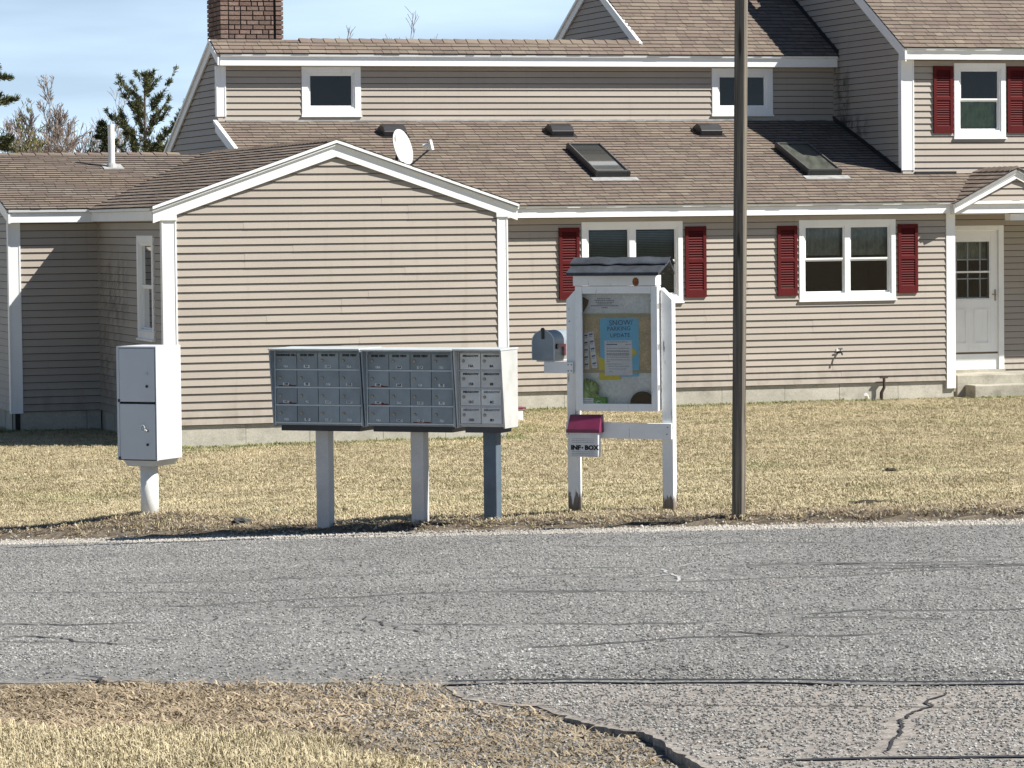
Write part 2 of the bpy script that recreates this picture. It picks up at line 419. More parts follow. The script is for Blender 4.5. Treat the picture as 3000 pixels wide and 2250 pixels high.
# ================================================================== SETTING: ground, road, shoulder, apron
def groundmat():
    t = NT('lawn_soil'); p = t.pos(); x, y, z = t.sep(p)
    n = t.math('ADD', t.math('MULTIPLY', x, RN.x), t.math('MULTIPLY', y, RN.y))
    n = t.math('ADD', n, t.lin(t.noise(p, 1.1, 5), 0, 1, -.55, .55))
    soil = t.mix(t.lin(t.noise(p, 3, 6), .3, .7), (.24, .195, .12), (.37, .31, .20))
    soil = t.mul(soil, t.lin(t.noise(p, 70, 3), .25, .75, .6, 1.4))
    brown = t.mix(t.lin(t.noise(p, 9, 5), .35, .65), (.085, .068, .052), (.21, .175, .13))
    brown = t.mul(brown, t.lin(t.noise(p, 60, 3), .25, .75, .6, 1.4))
    grit = t.mix(t.ramp(t.voro(p, 48, out='Distance'), .5, .25), (.10, .095, .085), (.27, .25, .22))
    # brown litter beside both road edges, gritty where the apron begins
    far = t.math('MULTIPLY', t.ramp(n, 26.2, 24.6), t.ramp(n, 17.0, 18.0))
    near = t.math('MULTIPLY', t.ramp(n, 11.3, 11.9), t.ramp(n, 18.0, 17.0))
    c = t.mix(t.math('MAXIMUM', far, near), soil, brown)
    east = t.math('MULTIPLY', t.ramp(x, -1.7, -.2), t.ramp(n, 18, 17))
    c = t.mix(t.math('MULTIPLY', east, t.ramp(t.noise(p, 4, 5), .35, .55)), c, grit)
    t.bump(t.noise(p, 35, 4), .9, .02)
    return t.done(c, .95, spec=.1)
M['ground'] = groundmat()
M['road'] = asphalt('road_asphalt', (.185, .182, .174), (.42, .405, .37), (.055, .055, .055), .20)
M['apron'] = asphalt('apron_asphalt', (.25, .228, .203), (.46, .425, .38), (.07, .066, .062), .22)
t = NT('pale_shoulder_grit'); p = t.pos()
M['shoulder'] = t.done(t.mul(t.mix(t.lin(t.noise(p, 12, 5), .3, .7), (.46, .43, .375), (.62, .59, .525)), t.lin(t.noise(p, 95, 3), .25, .75, .55, 1.35)), .95, spec=.1)
t.bump(t.noise(p, 80, 3), .9, .012)
M['crack'] = simple('crack_shadow_dirt', (.022, .021, .022), .95, .3, 30)
M['tar'] = simple('tar_joint', (.020, .021, .024), .7, .3, 20)
M['scratch'] = simple('pale_scratch', (.42, .42, .41), .9, .2, 40, .3)

xs = [-600, -300, -150, -80, -50, -30, -20] + list(np.arange(-13, 13.01, .28)) + [16, 22, 32, 50, 80, 150, 300, 600]
ys = [-60, -30, -10, 0, 5] + list(np.arange(9, 52, .28)) + [56, 62, 70, 85, 110, 150, 220, 330, 500, 800, 1400]
mb = MB()
mb.v = [(x, y, gzb(x, y)) for y in ys for x in xs]
W_ = len(xs)
mb.f = [(j * W_ + i, j * W_ + i + 1, (j + 1) * W_ + i + 1, (j + 1) * W_ + i) for j in range(len(ys) - 1) for i in range(W_ - 1)]
tag(mb.build('ground', M['ground'], smooth=True), 'dry sloping lawn with brown litter along the road edges', kind='structure')

def sn(s, n): return (s * RD.x + n * RN.x, s * RD.y + n * RN.y)
def jit(s, k, amp, f=1.6): return amp * mnoise.noise(Vector((s * f, k, 0))) + amp * .5 * mnoise.noise(Vector((s * f * 5, k + 9, 0)))
def strip(name, n0, n1, lift, mat, amp0, amp1, kseed, s0=-26, s1=16, ds=.12, nn=14, skirt=.06):
    mb = MB(); S = np.arange(s0, s1 + 1e-6, ds); rows = []
    for s in S:
        a = n0 + jit(s, kseed, amp0); b = n1 + jit(s, kseed + 3, amp1)
        r = []
        for k in range(nn + 1):
            n = a + (b - a) * k / nn; x, y = sn(s, n); r.append((x, y, gz(x, y) + lift * (1 - .8 * smooth(.6, 0, n - a) * (name == 'road'))))
        x, y = sn(s, a); lo = (x, y, gz(x, y) + lift * .2 - skirt); x, y = sn(s, b); hi = (x, y, gz(x, y) + lift - skirt)
        rows.append([lo] + r + [hi])
    w = nn + 3
    mb.v = [q for r in rows for q in r]
    mb.f = [(j * w + i, (j + 1) * w + i, (j + 1) * w + i + 1, j * w + i + 1) for j in range(len(rows) - 1) for i in range(w - 1)]
    return tag(mb.build(name, mat), kind='structure')
shoulder = strip('gravel_shoulder', 23.2, 23.94, .012, M['shoulder'], .02, .05, 1.0, nn=6)
road = strip('road', 13.15, 23.34, .016, M['road'], .17, .05, 5.0, skirt=.03)
tag(road, 'grey asphalt road crossed by fine cracks'); tag(shoulder, 'pale grit shoulder along the far road edge')

CRACKS = [
    ('d', 0.007, [(-3.0, 20.14), (-2.72, 19.89), (-2.54, 19.73), (-2.38, 19.71), (-2.08, 19.65)]),
    ('d', 0.008, [(-2.85, 19.14), (-2.68, 19.04), (-2.52, 18.87), (-2.36, 18.6), (-2.15, 18.29), (-1.98, 18.16)]),
    ('d', 0.008, [(-1.99, 18.6), (-1.9, 18.37), (-1.75, 18.31)]),
    ('d', 0.009, [(-1.76, 19.94), (-1.68, 19.56), (-1.61, 19.55)]),
    ('d', 0.005, [(-1.69, 20.33), (-1.51, 20.12), (-1.37, 19.98)]),
    ('d', 0.005, [(-1.39, 20.27), (-1.11, 20.15), (-0.89, 20.06), (-0.73, 20.0)]),
    ('d', 0.009, [(-0.86, 19.32), (-0.76, 18.82), (-0.67, 18.5), (-0.54, 18.09), (-0.41, 17.97)]),
    ('d', 0.006, [(-0.68, 18.54), (-0.53, 18.52), (-0.27, 18.34), (-0.01, 18.13)]),
    ('d', 0.007, [(-1.4, 19.63), (-1.29, 19.35)]),
    ('d', 0.006, [(-1.42, 24.99), (-1.2, 24.49), (-1.12, 23.98), (-0.82, 23.45)]),
    ('d', 0.005, [(-3.41, 22.93), (-2.74, 22.46), (-1.94, 21.9), (-1.68, 21.62)]),
    ('d', 0.022, [(-2.12, 16.51), (-1.97, 16.3), (-1.88, 16.02), (-1.8, 16.09), (-1.67, 15.9)]),
    ('d', 0.007, [(-1.08, 19.18), (-1.05, 19.0), (-0.98, 19.2)]),
    ('d', 0.006, [(-0.01, 18.21), (0.23, 18.1), (0.54, 17.87), (0.66, 17.86), (0.82, 17.72), (1.05, 17.69)]),
    ('d', 0.008, [(0.93, 17.16), (1.08, 17.01), (1.21, 16.86), (1.39, 16.79)]),
    ('d', 0.005, [(1.38, 17.82), (1.45, 17.68), (1.71, 17.61), (1.96, 17.34), (2.22, 17.05)]),
    ('d', 0.004, [(1.21, 21.58), (1.33, 21.17), (1.48, 20.79)]),
    ('d', 0.005, [(-0.01, 20.55), (0.33, 20.32), (0.79, 20.08), (1.21, 19.69)]),
    ('t', 0.030, [(-0.3, 15.26), (-0.13, 15.21), (-0.01, 15.17), (0.29, 15.05), (0.58, 14.86), (0.87, 14.73), (1.16, 14.58), (1.43, 14.36), (1.61, 14.24), (1.88, 14.12), (2.07, 14.05), (2.33, 13.96)]),
    ('d', 0.012, [(1.7, 13.86), (1.66, 13.65), (1.58, 13.35), (1.49, 13.06), (1.41, 12.63), (1.36, 12.36), (1.32, 12.02), (1.29, 11.87)]),
    ('t', 0.020, [(0.69, 11.88), (0.86, 11.88), (1.02, 11.85), (1.25, 11.8), (1.71, 11.64), (1.93, 11.57)]),
    ('d', 0.010, [(1.26, 16.41), (1.23, 15.94), (1.25, 15.81)]),
    ('w', 0.010, [(0.75, 21.09), (0.87, 21.31), (0.98, 21.44), (1.01, 21.1), (0.96, 20.63)]),
    ('w', 0.012, [(0.88, 22.01), (0.94, 21.9), (0.95, 21.52)]),
    ('w', 0.008, [(1.0, 21.96), (1.08, 22.13), (1.22, 22.48)]),
    ('w', 0.007, [(1.36, 23.35), (1.52, 23.42), (1.86, 23.32)]),
    ('w', 0.007, [(-1.88, 23.95), (-1.79, 24.5)]),
    ('w', 0.008, [(-1.57, 23.96), (-1.47, 24.38)]),
    ('w', 0.006, [(-1.58, 25.66), (-1.09, 26.26)]),
    ('d', 0.006, [(2.26, 19.97), (2.36, 19.67), (2.53, 19.03), (2.69, 18.75)]),
    ('d', 0.005, [(1.66, 19.21), (1.79, 18.69), (1.81, 18.11)]),
    ('d', 0.005, [(-1.46, 19.11), (-1.38, 18.98), (-1.31, 18.75)]),
    ('d', 0.006, [(-0.92, 18.51), (-0.81, 18.3), (-0.72, 18.04)]),
]
APRON_EDGE = [(-0.30, 15.2), (-0.27, 14.9), (-0.24, 14.66), (-0.13, 14.44), (-0.01, 14.19), (0.07, 14.23), (0.17, 13.68), (0.23, 13.44), (0.28, 13.18), (0.35, 12.99), (0.4, 12.86), (0.47, 12.79), (0.52, 12.44), (0.57, 12.07), (0.61, 11.77), (0.71, 11.24)]
# apron: driveway slab with a broken left edge, standing a little proud of the dirt
edge = []
for i in range(len(APRON_EDGE) - 1):
    A, B = Vector(APRON_EDGE[i]), Vector(APRON_EDGE[i + 1])
    for k in range(5):
        q = A.lerp(B, k / 5.0); d = (B - A).normalized(); nrm = Vector((d.y, -d.x))
        edge.append(q + nrm * (.035 * mnoise.noise(Vector((q.x * 9, q.y * 9, 3))) + .02 * mnoise.noise(Vector((q.x * 31, q.y * 31, 5)))))
mb = MB(); rows = []
for q in edge:
    # each row runs along the road direction from the broken edge to far right
    L = [0, .05, .12, .25, .5, 1, 2, 4, 8, 14]
    bl = smooth(14.6, 12.6, q.y); r = [(q.x, q.y, gz(q.x, q.y) - .05)]
    for l in L:
        x, y = q.x + RD.x * l, q.y + RD.y * l
        r.append((x, y, gz(x, y) + .013 + (.022 * bl * smooth(.5, 0, l)) - .010 * (1 - bl) * smooth(.3, 0, l)))
    rows.append(r)
w = len(rows[0]); mb.v = [q for r in rows for q in r]
mb.f = [(j * w + i, (j + 1) * w + i, (j + 1) * w + i + 1, j * w + i + 1) for j in range(len(rows) - 1) for i in range(w - 1)]
apron = tag(mb.build('driveway_apron', M['apron']), 'paler pinkish asphalt apron with a broken left edge', kind='structure')

CRACK_CELLS = set()
def crack(kind, wd, pts, parent, lift):
    mb = MB(); P = []
    for i in range(len(pts) - 1):
        A, B = Vector(pts[i]), Vector(pts[i + 1]); n = max(2, int((B - A).length / .045))
        for k in range(n): P.append(A.lerp(B, k / n))
    P.append(Vector(pts[-1])); L, R = [], []
    for i, q in enumerate(P):
        d = (P[min(i + 1, len(P) - 1)] - P[max(i - 1, 0)]).normalized(); nr = Vector((-d.y, d.x))
        amp = .006 if kind == 't' else .05 if kind == 'd' else .03
        q = q + nr * (amp * mnoise.noise(Vector((q.x * 5, q.y * 5, wd * 900))) + amp * .5 * mnoise.noise(Vector((q.x * 22, q.y * 22, wd * 300))))
        w = wd * (.80 if kind == 't' else 1.0 if kind == 'w' else (.5 + 2.6 * abs(d.x) ** 2) if wd < .015 else .45 + .5 * abs(d.x)) * (.75 + .4 * abs(mnoise.noise(Vector((q.x * 7, q.y * 7, 4)))) + (.5 if kind == 't' else .15))
        if kind != 't': w *= min(1, (i + .3) / 4, (len(P) - i - .7) / 4)
        if kind != 'w' or i % 2:
            for k in (-1, 0, 1): CRACK_CELLS.add((int(q.x // .04) + k, int(q.y // .04))); CRACK_CELLS.add((int(q.x // .04), int(q.y // .04) + k))
        for X, sg in ((L, 1), (R, -1)):
            a = q + nr * (w * sg); X.append((a.x, a.y, gz(a.x, a.y) + lift))
    n = len(P); mb.v = L + R; mb.f = [(i, n + i, n + i + 1, i + 1) for i in range(n - 1)]
    nmx = {'d': 'crack', 't': 'tar_joint', 'w': 'scratch_mark'}[kind]
    return mb.build(nmx, M[{'d': 'crack', 't': 'tar', 'w': 'scratch'}[kind]], parent)
for kind, wd, pts in CRACKS:
    on_apron = road_n(*pts[0]) < 13.05
    crack(kind, wd, pts, apron if on_apron else road, .0185 if on_apron else .0205)

# further long hairline cracks wandering along the carriageway
rc = random.Random(5)
for k in range(16):
    n_ = rc.uniform(14.6, 22.6); s_0 = rc.uniform(-17, -7); L_c = rc.uniform(1.0, 3.4); pts = []; nn_c = n_
    for q in range(int(L_c / .35) + 2):
        pts.append(sn(s_0 + q * .35, nn_c)); nn_c += rc.gauss(.02, .13)
    crack('d', rc.uniform(.0035, .006), pts, road, .0205)
    if k % 2:
        b0 = pts[len(pts) // 2]; crack('d', .004, [b0, (b0[0] + rc.uniform(.1, .3), b0[1] + rc.uniform(-.5, .5)), (b0[0] + rc.uniform(.4, .8), b0[1] + rc.uniform(-.9, .9))], road, .0206)

# ================================================================== HOUSE
A_ = .3078
house = empty('townhouse_row', (-4.485, 44.899, 0), A_, 'beige clapboard townhouse row with brown shingle roofs, white trim and dark red shutters', 'house')
VM, VB, VC, VR = 6.112, 4.395, 10.0, 7.212
Z0, EX = .273, .1016
front = lambda v0: (lambda a, z, off: (a, v0 - off, z))         # wall facing the road
left = lambda u_: (lambda a, z, off: (u_ - off, a, z))          # wall facing left
NBOARD = [0]
def clip(poly, ax, val, keep_less):
    out = []
    for i in range(len(poly)):
        P, Q = poly[i], poly[(i + 1) % len(poly)]
        ip = (P[ax] <= val) if keep_less else (P[ax] >= val); iq = (Q[ax] <= val) if keep_less else (Q[ax] >= val)
        if ip: out.append(P)
        if ip != iq:
            t_ = (val - P[ax]) / (Q[ax] - P[ax]); out.append((P[0] + t_ * (Q[0] - P[0]), P[1] + t_ * (Q[1] - P[1])))
    return out
def area(p): return abs(sum(p[i][0] * p[(i + 1) % len(p)][1] - p[(i + 1) % len(p)][0] * p[i][1] for i in range(len(p)))) / 2 if len(p) > 2 else 0
def board(poly, zr, fn, flip, mat, parent, extra=0.0):
    n = len(poly)
    off = lambda z: .0240 - .0215 * (z - zr) / EX + extra
    zl = min(z for a, z in poly); poly = [(a, max(z, zl + .0085) if zl < zr + .002 else z) for a, z in poly]
    vs_ = [fn(a, z, off(z)) for a, z in poly] + [fn(a, z, 0.0) for a, z in poly]
    fs = [tuple(range(n))] + [(i, n + i, n + (i + 1) % n, (i + 1) % n) for i in range(n)]
    if flip: fs = [f[::-1] for f in fs]
    NBOARD[0] += 1
    return MB().add(vs_, fs).build('siding_board', mat, parent)
def wall(poly, fn, holes=(), mat=None, z0=Z0, zmin=None, flip=False, seams=False, name='siding_wall', merge=False):
    """sheathing with real openings plus one object for every siding course"""
    mat = mat or M['siding']
    As = sorted({a for a, z in poly} | {h[0] for h in holes} | {h[1] for h in holes}); lo, hi = min(z for a, z in poly), max(z for a, z in poly)
    Zs = sorted({z for a, z in poly} | {h[2] for h in holes} | {h[3] for h in holes})
    mb = MB()
    for i in range(len(As) - 1):
        for j in range(len(Zs) - 1):
            ca, cz = (As[i] + As[i + 1]) / 2, (Zs[j] + Zs[j + 1]) / 2
            if any(h[0] < ca < h[1] and h[2] < cz < h[3] for h in holes): continue
            q = poly
            for ax, val, less in ((0, As[i], False), (0, As[i + 1], True), (1, Zs[j], False), (1, Zs[j + 1], True)): q = clip(q, ax, val, less)
            if area(q) > 1e-5: mb.add([fn(a, z, -.002) for a, z in q], [tuple(range(len(q)))[::-1] if flip else tuple(range(len(q)))])
    w = mb.build(name, M['lap_shade'], house)
    k = 0; seam = None
    while True:
        zr = z0 + k * EX; k += 1
        if zr > hi: break
        if zr + EX < (zmin if zmin is not None else lo) + .002: continue
        row = clip(clip(poly, 1, zr, False), 1, zr + EX, True)
        if area(row) < .0015: continue
        pieces = [row]
        for h in holes:
            nxt = []
            for q in pieces:
                if h[3] <= zr + .012 or h[2] >= zr + EX - .012 or area(q) < 1e-5: nxt.append(q); continue
                for part in (clip(q, 0, h[0], True), clip(q, 0, h[1], False)):
                    if area(part) > .001: nxt.append(part)
                mid = clip(clip(q, 0, h[0], False), 0, h[1], True)
                for part in (clip(mid, 1, h[2], True), clip(mid, 1, h[3], False)):
                    if area(part) > .012: nxt.append(part)
            pieces = nxt
        if seams and k % 2 == 1: seam = random.uniform(*seams)
        for q in pieces:
            if seams and seam and min(a for a, z in q) + .5 < seam < max(a for a, z in q) - .5 and (k // 2) % 3 != 0:
                board(clip(q, 0, seam, True), zr, fn, flip, mat, w); board(clip(q, 0, seam - .02, False), zr, fn, flip, mat, w, .0022)
            else: board(q, zr, fn, flip, mat, w)
    return w

# ---- windows
def window(fn, a0, a1, z0, z1, kind='double', units=1, cw=.075, curtain=None, ce=.030):
    """casing (the window object itself) with sashes, panes and what hangs behind them as sub-parts; returns its opening"""
    o0, o1, p0, p1 = a0 + cw, a1 - cw, z0 + cw + .012, z1 - cw
    def bx(mb, A0, A1, Z_0, Z_1, d0, d1):       # depth measured outward from the wall
        return mb.hexa([fn(A0, Z_0, d1), fn(A1, Z_0, d1), fn(A1, Z_0, d0), fn(A0, Z_0, d0), fn(A0, Z_1, d1), fn(A1, Z_1, d1), fn(A1, Z_1, d0), fn(A0, Z_1, d0)])
    c = MB(); bx(c, a0, o0, z0, z1, -.03, ce); bx(c, o1, a1, z0, z1, -.03, ce); bx(c, o0, o1, p1, z1, -.03, ce - .001); bx(c, o0, o1, z0, p0, -.03, ce - .001)
    win = c.build('window', M['white'], house, bevel=.003)
    s = MB(); bx(s, a0 - .012, a1 + .012, z0 - .022, z0 + .004, -.02, ce + .022); s.build('window_sill', M['white'], win)
    # inner frame
    g = MB(); fw = .022
    bx(g, o0, o0 + fw, p0, p1, -.08, .014); bx(g, o1 - fw, o1, p0, p1, -.08, .014); bx(g, o0 + fw, o1 - fw, p1 - fw, p1, -.08, .013); bx(g, o0 + fw, o1 - fw, p0, p0 + fw, -.08, .013)
    g.build('window_frame', M['white'], win)
    i0, i1, j0, j1 = o0 + fw, o1 - fw, p0 + fw, p1 - fw
    mull = .085; uw = (i1 - i0 - mull * (units - 1)) / units
    for k in range(units):
        s0 = i0 + k * (uw + mull); s1 = s0 + uw
        if k: b_ = MB(); bx(b_, s0 - mull, s0, j0, j1, -.06, .012); b_.build('mullion', M['white'], win)
        zm = (j0 + j1) / 2; sw = .026
        halves = [(j0, zm, -.030), (zm, j1, -.006)] if kind == 'double' else [(j0, j1, -.010)]
        for (b0, b1, d) in halves:
            sh = MB(); bx(sh, s0, s0 + sw, b0, b1, d - .03, d); bx(sh, s1 - sw, s1, b0, b1, d - .03, d); bx(sh, s0 + sw, s1 - sw, b1 - sw, b1, d - .03, d - .001); bx(sh, s0 + sw, s1 - sw, b0, b0 + sw, d - .03, d - .001)
            sh.build('sash', M['white'], win)
            pn = MB(); pn.add([fn(s0 + sw, b0 + sw, d - .014), fn(s1 - sw, b0 + sw, d - .014), fn(s1 - sw, b1 - sw, d - .014), fn(s0 + sw, b1 - sw, d - .014)], [(0, 1, 2, 3)]); pn.build('pane', M['glass'], win)
        if curtain:
            cz0, cz1, cm = curtain; zc0, zc1 = j0 + (j1 - j0) * cz0, j0 + (j1 - j0) * cz1
            if cm == 'blind':
                bl = MB(); nz = int((zc1 - zc0) / .026)
                for q in range(nz):
                    zz = zc0 + q * .026; bl.add([fn(s0 + .01, zz, -.105), fn(s1 - .01, zz, -.105), fn(s1 - .01, zz + .021, -.122), fn(s0 + .01, zz + .021, -.122)], [(0, 1, 2, 3)])
                bl.build('blind', M['blind'], win)
            else:
                cu_ = MB(); n = 36
                for q in range(n + 1):
                    aa = s0 + .005 + (s1 - s0 - .01) * q / n; dd = -.14 + .022 * math.sin(q * 1.55 + k * 2) + .01 * math.sin(q * .63)
                    cu_.v += [fn(aa, zc0, dd), fn(aa, zc1, dd * .9)]
                cu_.f = [(2 * q, 2 * q + 2, 2 * q + 3, 2 * q + 1) for q in range(n)]
                cu_.build('curtain', M[cm], win, smooth=True)
    # the dark room behind
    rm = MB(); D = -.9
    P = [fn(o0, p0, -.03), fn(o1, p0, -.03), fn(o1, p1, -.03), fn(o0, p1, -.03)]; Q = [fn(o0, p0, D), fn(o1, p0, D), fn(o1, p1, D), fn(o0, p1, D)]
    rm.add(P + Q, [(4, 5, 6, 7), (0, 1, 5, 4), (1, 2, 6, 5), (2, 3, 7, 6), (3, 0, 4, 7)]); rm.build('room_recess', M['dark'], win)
    return (a0 + .02, a1 - .02, z0 + .02, z1 - .02)

def shutter(fn, a0, a1, z0, z1):
    def bx(mb, A0, A1, Z_0, Z_1, d0, d1): return mb.hexa([fn(A0, Z_0, d1), fn(A1, Z_0, d1), fn(A1, Z_0, d0), fn(A0, Z_0, d0), fn(A0, Z_1, d1), fn(A1, Z_1, d1), fn(A1, Z_1, d0), fn(A0, Z_1, d0)])
    T0, T1 = .012, .046; st = .052
    zm = z0 + (z1 - z0) * .515
    f = MB(); bx(f, a0, a0 + st, z0, z1, T0, T1); bx(f, a1 - st, a1, z0, z1, T0, T1)
    for (b0, b1) in ((z0, z0 + .115), (zm - .03, zm + .03), (z1 - .07, z1)): bx(f, a0 + st, a1 - st, b0, b1, T0, T1 - .001)
    bx(f, a0 + st, a1 - st, z0 + .1, z1 - .05, T0, T0 + .004)
    sh = f.build('shutter', M['shutter'], house, bevel=.002)
    for (b0, b1) in ((z0 + .115, zm - .03), (zm + .03, z1 - .07)):
        l = MB(); n = int((b1 - b0) / .037); p_ = (b1 - b0) / n
        for k in range(n):
            zz = b0 + k * p_
            l.add([fn(a0 + st, zz, T1 - .004), fn(a1 - st, zz, T1 - .004), fn(a1 - st, zz + p_ * .95, T0 + .008), fn(a0 + st, zz + p_ * .95, T0 + .008), fn(a0 + st, zz, T0 + .004), fn(a1 - st, zz, T0 + .004)], [(0, 1, 2, 3), (4, 5, 1, 0)])
        l.build('louvre_panel', M['shutter'], sh)

# ---- walls with their openings
fG, fM, fB, fC, fR = front(0), front(VM), front(VB), front(VC), front(VR)
lP, lL, lW, lE, lT = left(0), left(13.62), left(3.03), left(-1.265), left(10.27)
hW1 = window(fM, 7.783, 9.427, 1.61, 2.849, 'double', 2, curtain=(.0, .97, 'blind'))
hW2 = window(fM, 11.361, 12.996, 1.59, 2.842, 'double', 2, curtain=(.56, .99, 'curtain'))
hC1 = window(fC, 4.402, 5.381, 4.60, 5.385, 'single', 1, cw=.10)
hC2 = window(fC, 11.423, 12.508, 4.60, 5.375, 'single', 1, cw=.10)
hR = window(fR, 14.527, 15.441, 4.141, 5.341, 'double', 1, cw=.085, curtain=(.02, .47, 'curtain_green'))
hP = window(lP, .556, 1.599, 1.374, 2.744, 'double', 1, cw=.09, curtain=(.55, .98, 'curtain'))
for a0, a1, z0, z1 in ((7.414, 7.745, 1.672, 2.768), (9.466, 9.811, 1.672, 2.765), (10.994, 11.325, 1.667, 2.757), (13.033, 13.372, 1.678, 2.763)): shutter(fM, a0, a1, z0, z1)
shutter(fR, 14.16, 14.502, 4.216, 5.294); shutter(fR, 15.464, 15.80, 4.216, 5.292)

RECT = lambda a0, a1, z0, z1: [(a0, z0), (a1, z0), (a1, z1), (a0, z1)]
SLG = .345
wall([(0, Z0), (4.64, Z0), (4.64, 3.06), (2.31, 3.06 + SLG * 2.33), (0, 3.06)], fG, seams=(.8, 3.9))
wall(RECT(4.64, 14.0, Z0, 2.95), fM, [hW1, hW2], seams=(9.6, 13.4))
wall(RECT(-1.265, 0.0, Z0, 2.95), fB)
wall(RECT(0.0, 4.395, Z0, 2.95), lP, [hP], mat=M['siding_return'], flip=True)
wall([(4.395, Z0), (11.0, Z0), (11.0, 3.05), (7.6, 3.86), (4.395, 3.05)], lE, flip=True)
wall(RECT(3.03, 13.62, 4.50, 5.42), fC, [hC1, hC2], z0=4.50)
DOOR = (14.36, 15.30, .30, 2.64)
wall(RECT(13.62, 19.0, 3.45, 5.42), fR, [hR], z0=3.45)
wall(RECT(14.0, 19.0, Z0, 2.95), fR, [(14.2, 15.39, Z0 - .01, 2.72)])
wall([(7.212, 3.45), (12.6, 3.45), (12.6, 8.1), (7.212, 5.55)], lL, mat=M['siding_side'], flip=True, z0=3.45, zmin=3.5)
wall([(10.0, 3.9), (14.3, 3.9), (10.25, 5.72), (10.0, 5.6)], lW, flip=True, z0=3.9)
wall([(8.2, 3.9), (10.0, 3.9), (10.0, 4.46), (8.2, 3.86)], lW, flip=True, z0=3.9)
wall([(10.15, 5.72), (14.9, 5.72), (12.65, 6.98)], lT, flip=True, z0=5.72)
# plain rear and side closures so that the volumes are solid
mb = MB(); mb.box(3.2, 13.7, 14.0, 14.1, 0, 4.0); mb.box(-1.2, 3.2, 11.0, 11.1, 0, 3.0); mb.box(18.9, 19, 7.25, 13.5, 0, 5.5); mb.box(4.6, 4.63, .02, VM, .1, 2.95); mb.box(14.0, 14.03, VM + .01, VR, .1, 2.92)
mb.build('rear_wall', M['siding'], house)

# ---- foundation: cast panels with open joints
def foundation(pts):
    for (p, q) in pts:
        p, q = Vector(p), Vector(q); d = (q - p); L = d.length; d.normalize(); nrm = Vector((d.y, -d.x))
        f = MB().hexa([(*(p - nrm * .03), -.3), (*(q - nrm * .03), -.3), (*(q - nrm * .10), -.3), (*(p - nrm * .10), -.3), (*(p - nrm * .03), Z0 + .02), (*(q - nrm * .03), Z0 + .02), (*(q - nrm * .10), Z0 + .02), (*(p - nrm * .10), Z0 + .02)]).build('foundation', M['crack'], house)
        s = 0
        while s < L - .05:
            w = min(random.choice((.86, .92, 1.0, 1.05)), L - s); a, b = p + d * (s + .003), p + d * (s + w - .003)
            o_ = random.uniform(.012, .018)
            MB().hexa([(*(a - nrm * o_), -.3), (*(b - nrm * o_), -.3), (*(b - nrm * .03), -.3), (*(a - nrm * .03), -.3), (*(a - nrm * o_), Z0 + .015), (*(b - nrm * o_), Z0 + .015), (*(b - nrm * .03), Z0 + .015), (*(a - nrm * .03), Z0 + .015)]).build('foundation_block', M['foundation'], f)
            s += w
foundation([((.01, 0.0), (4.63, 0.0)), ((4.63, VM), (14.0, VM)), ((-1.255, VB), (0, VB)), ((0, VB), (0, .01)), ((-1.255, 10.9), (-1.255, VB)), ((14.0, VR), (17, VR))])

# ---- white trim
def trim(name, mb, dirty=False, bevel=.003): return mb.build(name, M['white_dirty' if dirty else 'white'], house, bevel=bevel)
def corner(u, v, z0, z1, wu, sgn_u):
    """L-shaped corner board: a leg on the front wall and a leg on the side wall"""
    m_ = MB()
    if sgn_u < 0: m_.box(u - .022, u + wu, v - .024, v, z0, z1); m_.box(u - .022, u, v, v + .10, z0, z1)
    else: m_.box(u - wu, u + .022, v - .024, v, z0, z1); m_.box(u, u + .022, v, v + .10, z0, z1)
    o = trim('corner_board', m_)
    m_ = MB()                                     # raised edge beads
    if sgn_u < 0: m_.box(u - .024, u - .004, v - .031, v - .024, z0 + .002, z1 - .002); m_.box(u + wu - .022, u + wu, v - .031, v - .024, z0 + .002, z1 - .002)
    else: m_.box(u - wu, u - wu + .022, v - .031, v - .024, z0 + .002, z1 - .002); m_.box(u + .002, u + .024, v - .031, v - .024, z0 + .002, z1 - .002)
    m_.build('edge_bead', M['white'], o)
corner(0, 0, Z0 - .02, 2.945, .17, -1); corner(4.64, 0, Z0 - .02, 2.945, .125, 1)
corner(-1.265, VB, Z0 - .02, 2.935, .15, -1)
corner(13.62, VR, 3.62, 5.39, .20, -1); corner(3.03, VC, 4.585, 5.39, .13, -1)
m_ = MB(); m_.box(13.865, 14.02, VM - .03, VM + .05, Z0 - .12, 2.93); trim('corner_board', m_)
m_ = MB(); m_.box(-.014, .004, VB - .020, VB - .002, Z0, 2.94); m_.box(13.604, 13.618, VC - .024, VC - .002, 4.6, 5.4); m_.build('inside_corner_trim', M['siding'], house)

def eave(u0, u1, v, z, soffit_to, crown=.035, endcaps=True):
    """fascia board with projecting crown strip and soffit; v is the fascia face, z its bottom"""
    f = MB(); f.box(u0, u1, v, v + .025, z, z + .145); o = trim('fascia', f)
    c = MB(); c.hexa([(u0, v - crown, z + .145), (u1, v - crown, z + .145), (u1, v + .02, z + .135), (u0, v + .02, z + .135), (u0, v - crown - .008, z + .178), (u1, v - crown - .008, z + .178), (u1, v + .02, z + .183), (u0, v + .02, z + .183)])
    c.build('crown_strip', M['white_dirty'], o)
    s = MB(); s.box(u0 + .01, u1 - .01, v + .026, soffit_to, z + .004, z + .016); s.build('soffit', M['white'], o)
EV = VM - .215
eave(4.80, 13.86, EV, 2.922, VM); eave(13.861, 19.0, EV - .012, 2.918, VR)
eave(3.03, 13.60, VC - .215, 5.388, VC); eave(13.60, 19.0, VR - .215, 5.388, VR)
eave(-1.31, -.12, VB - .215, 2.932, VB)
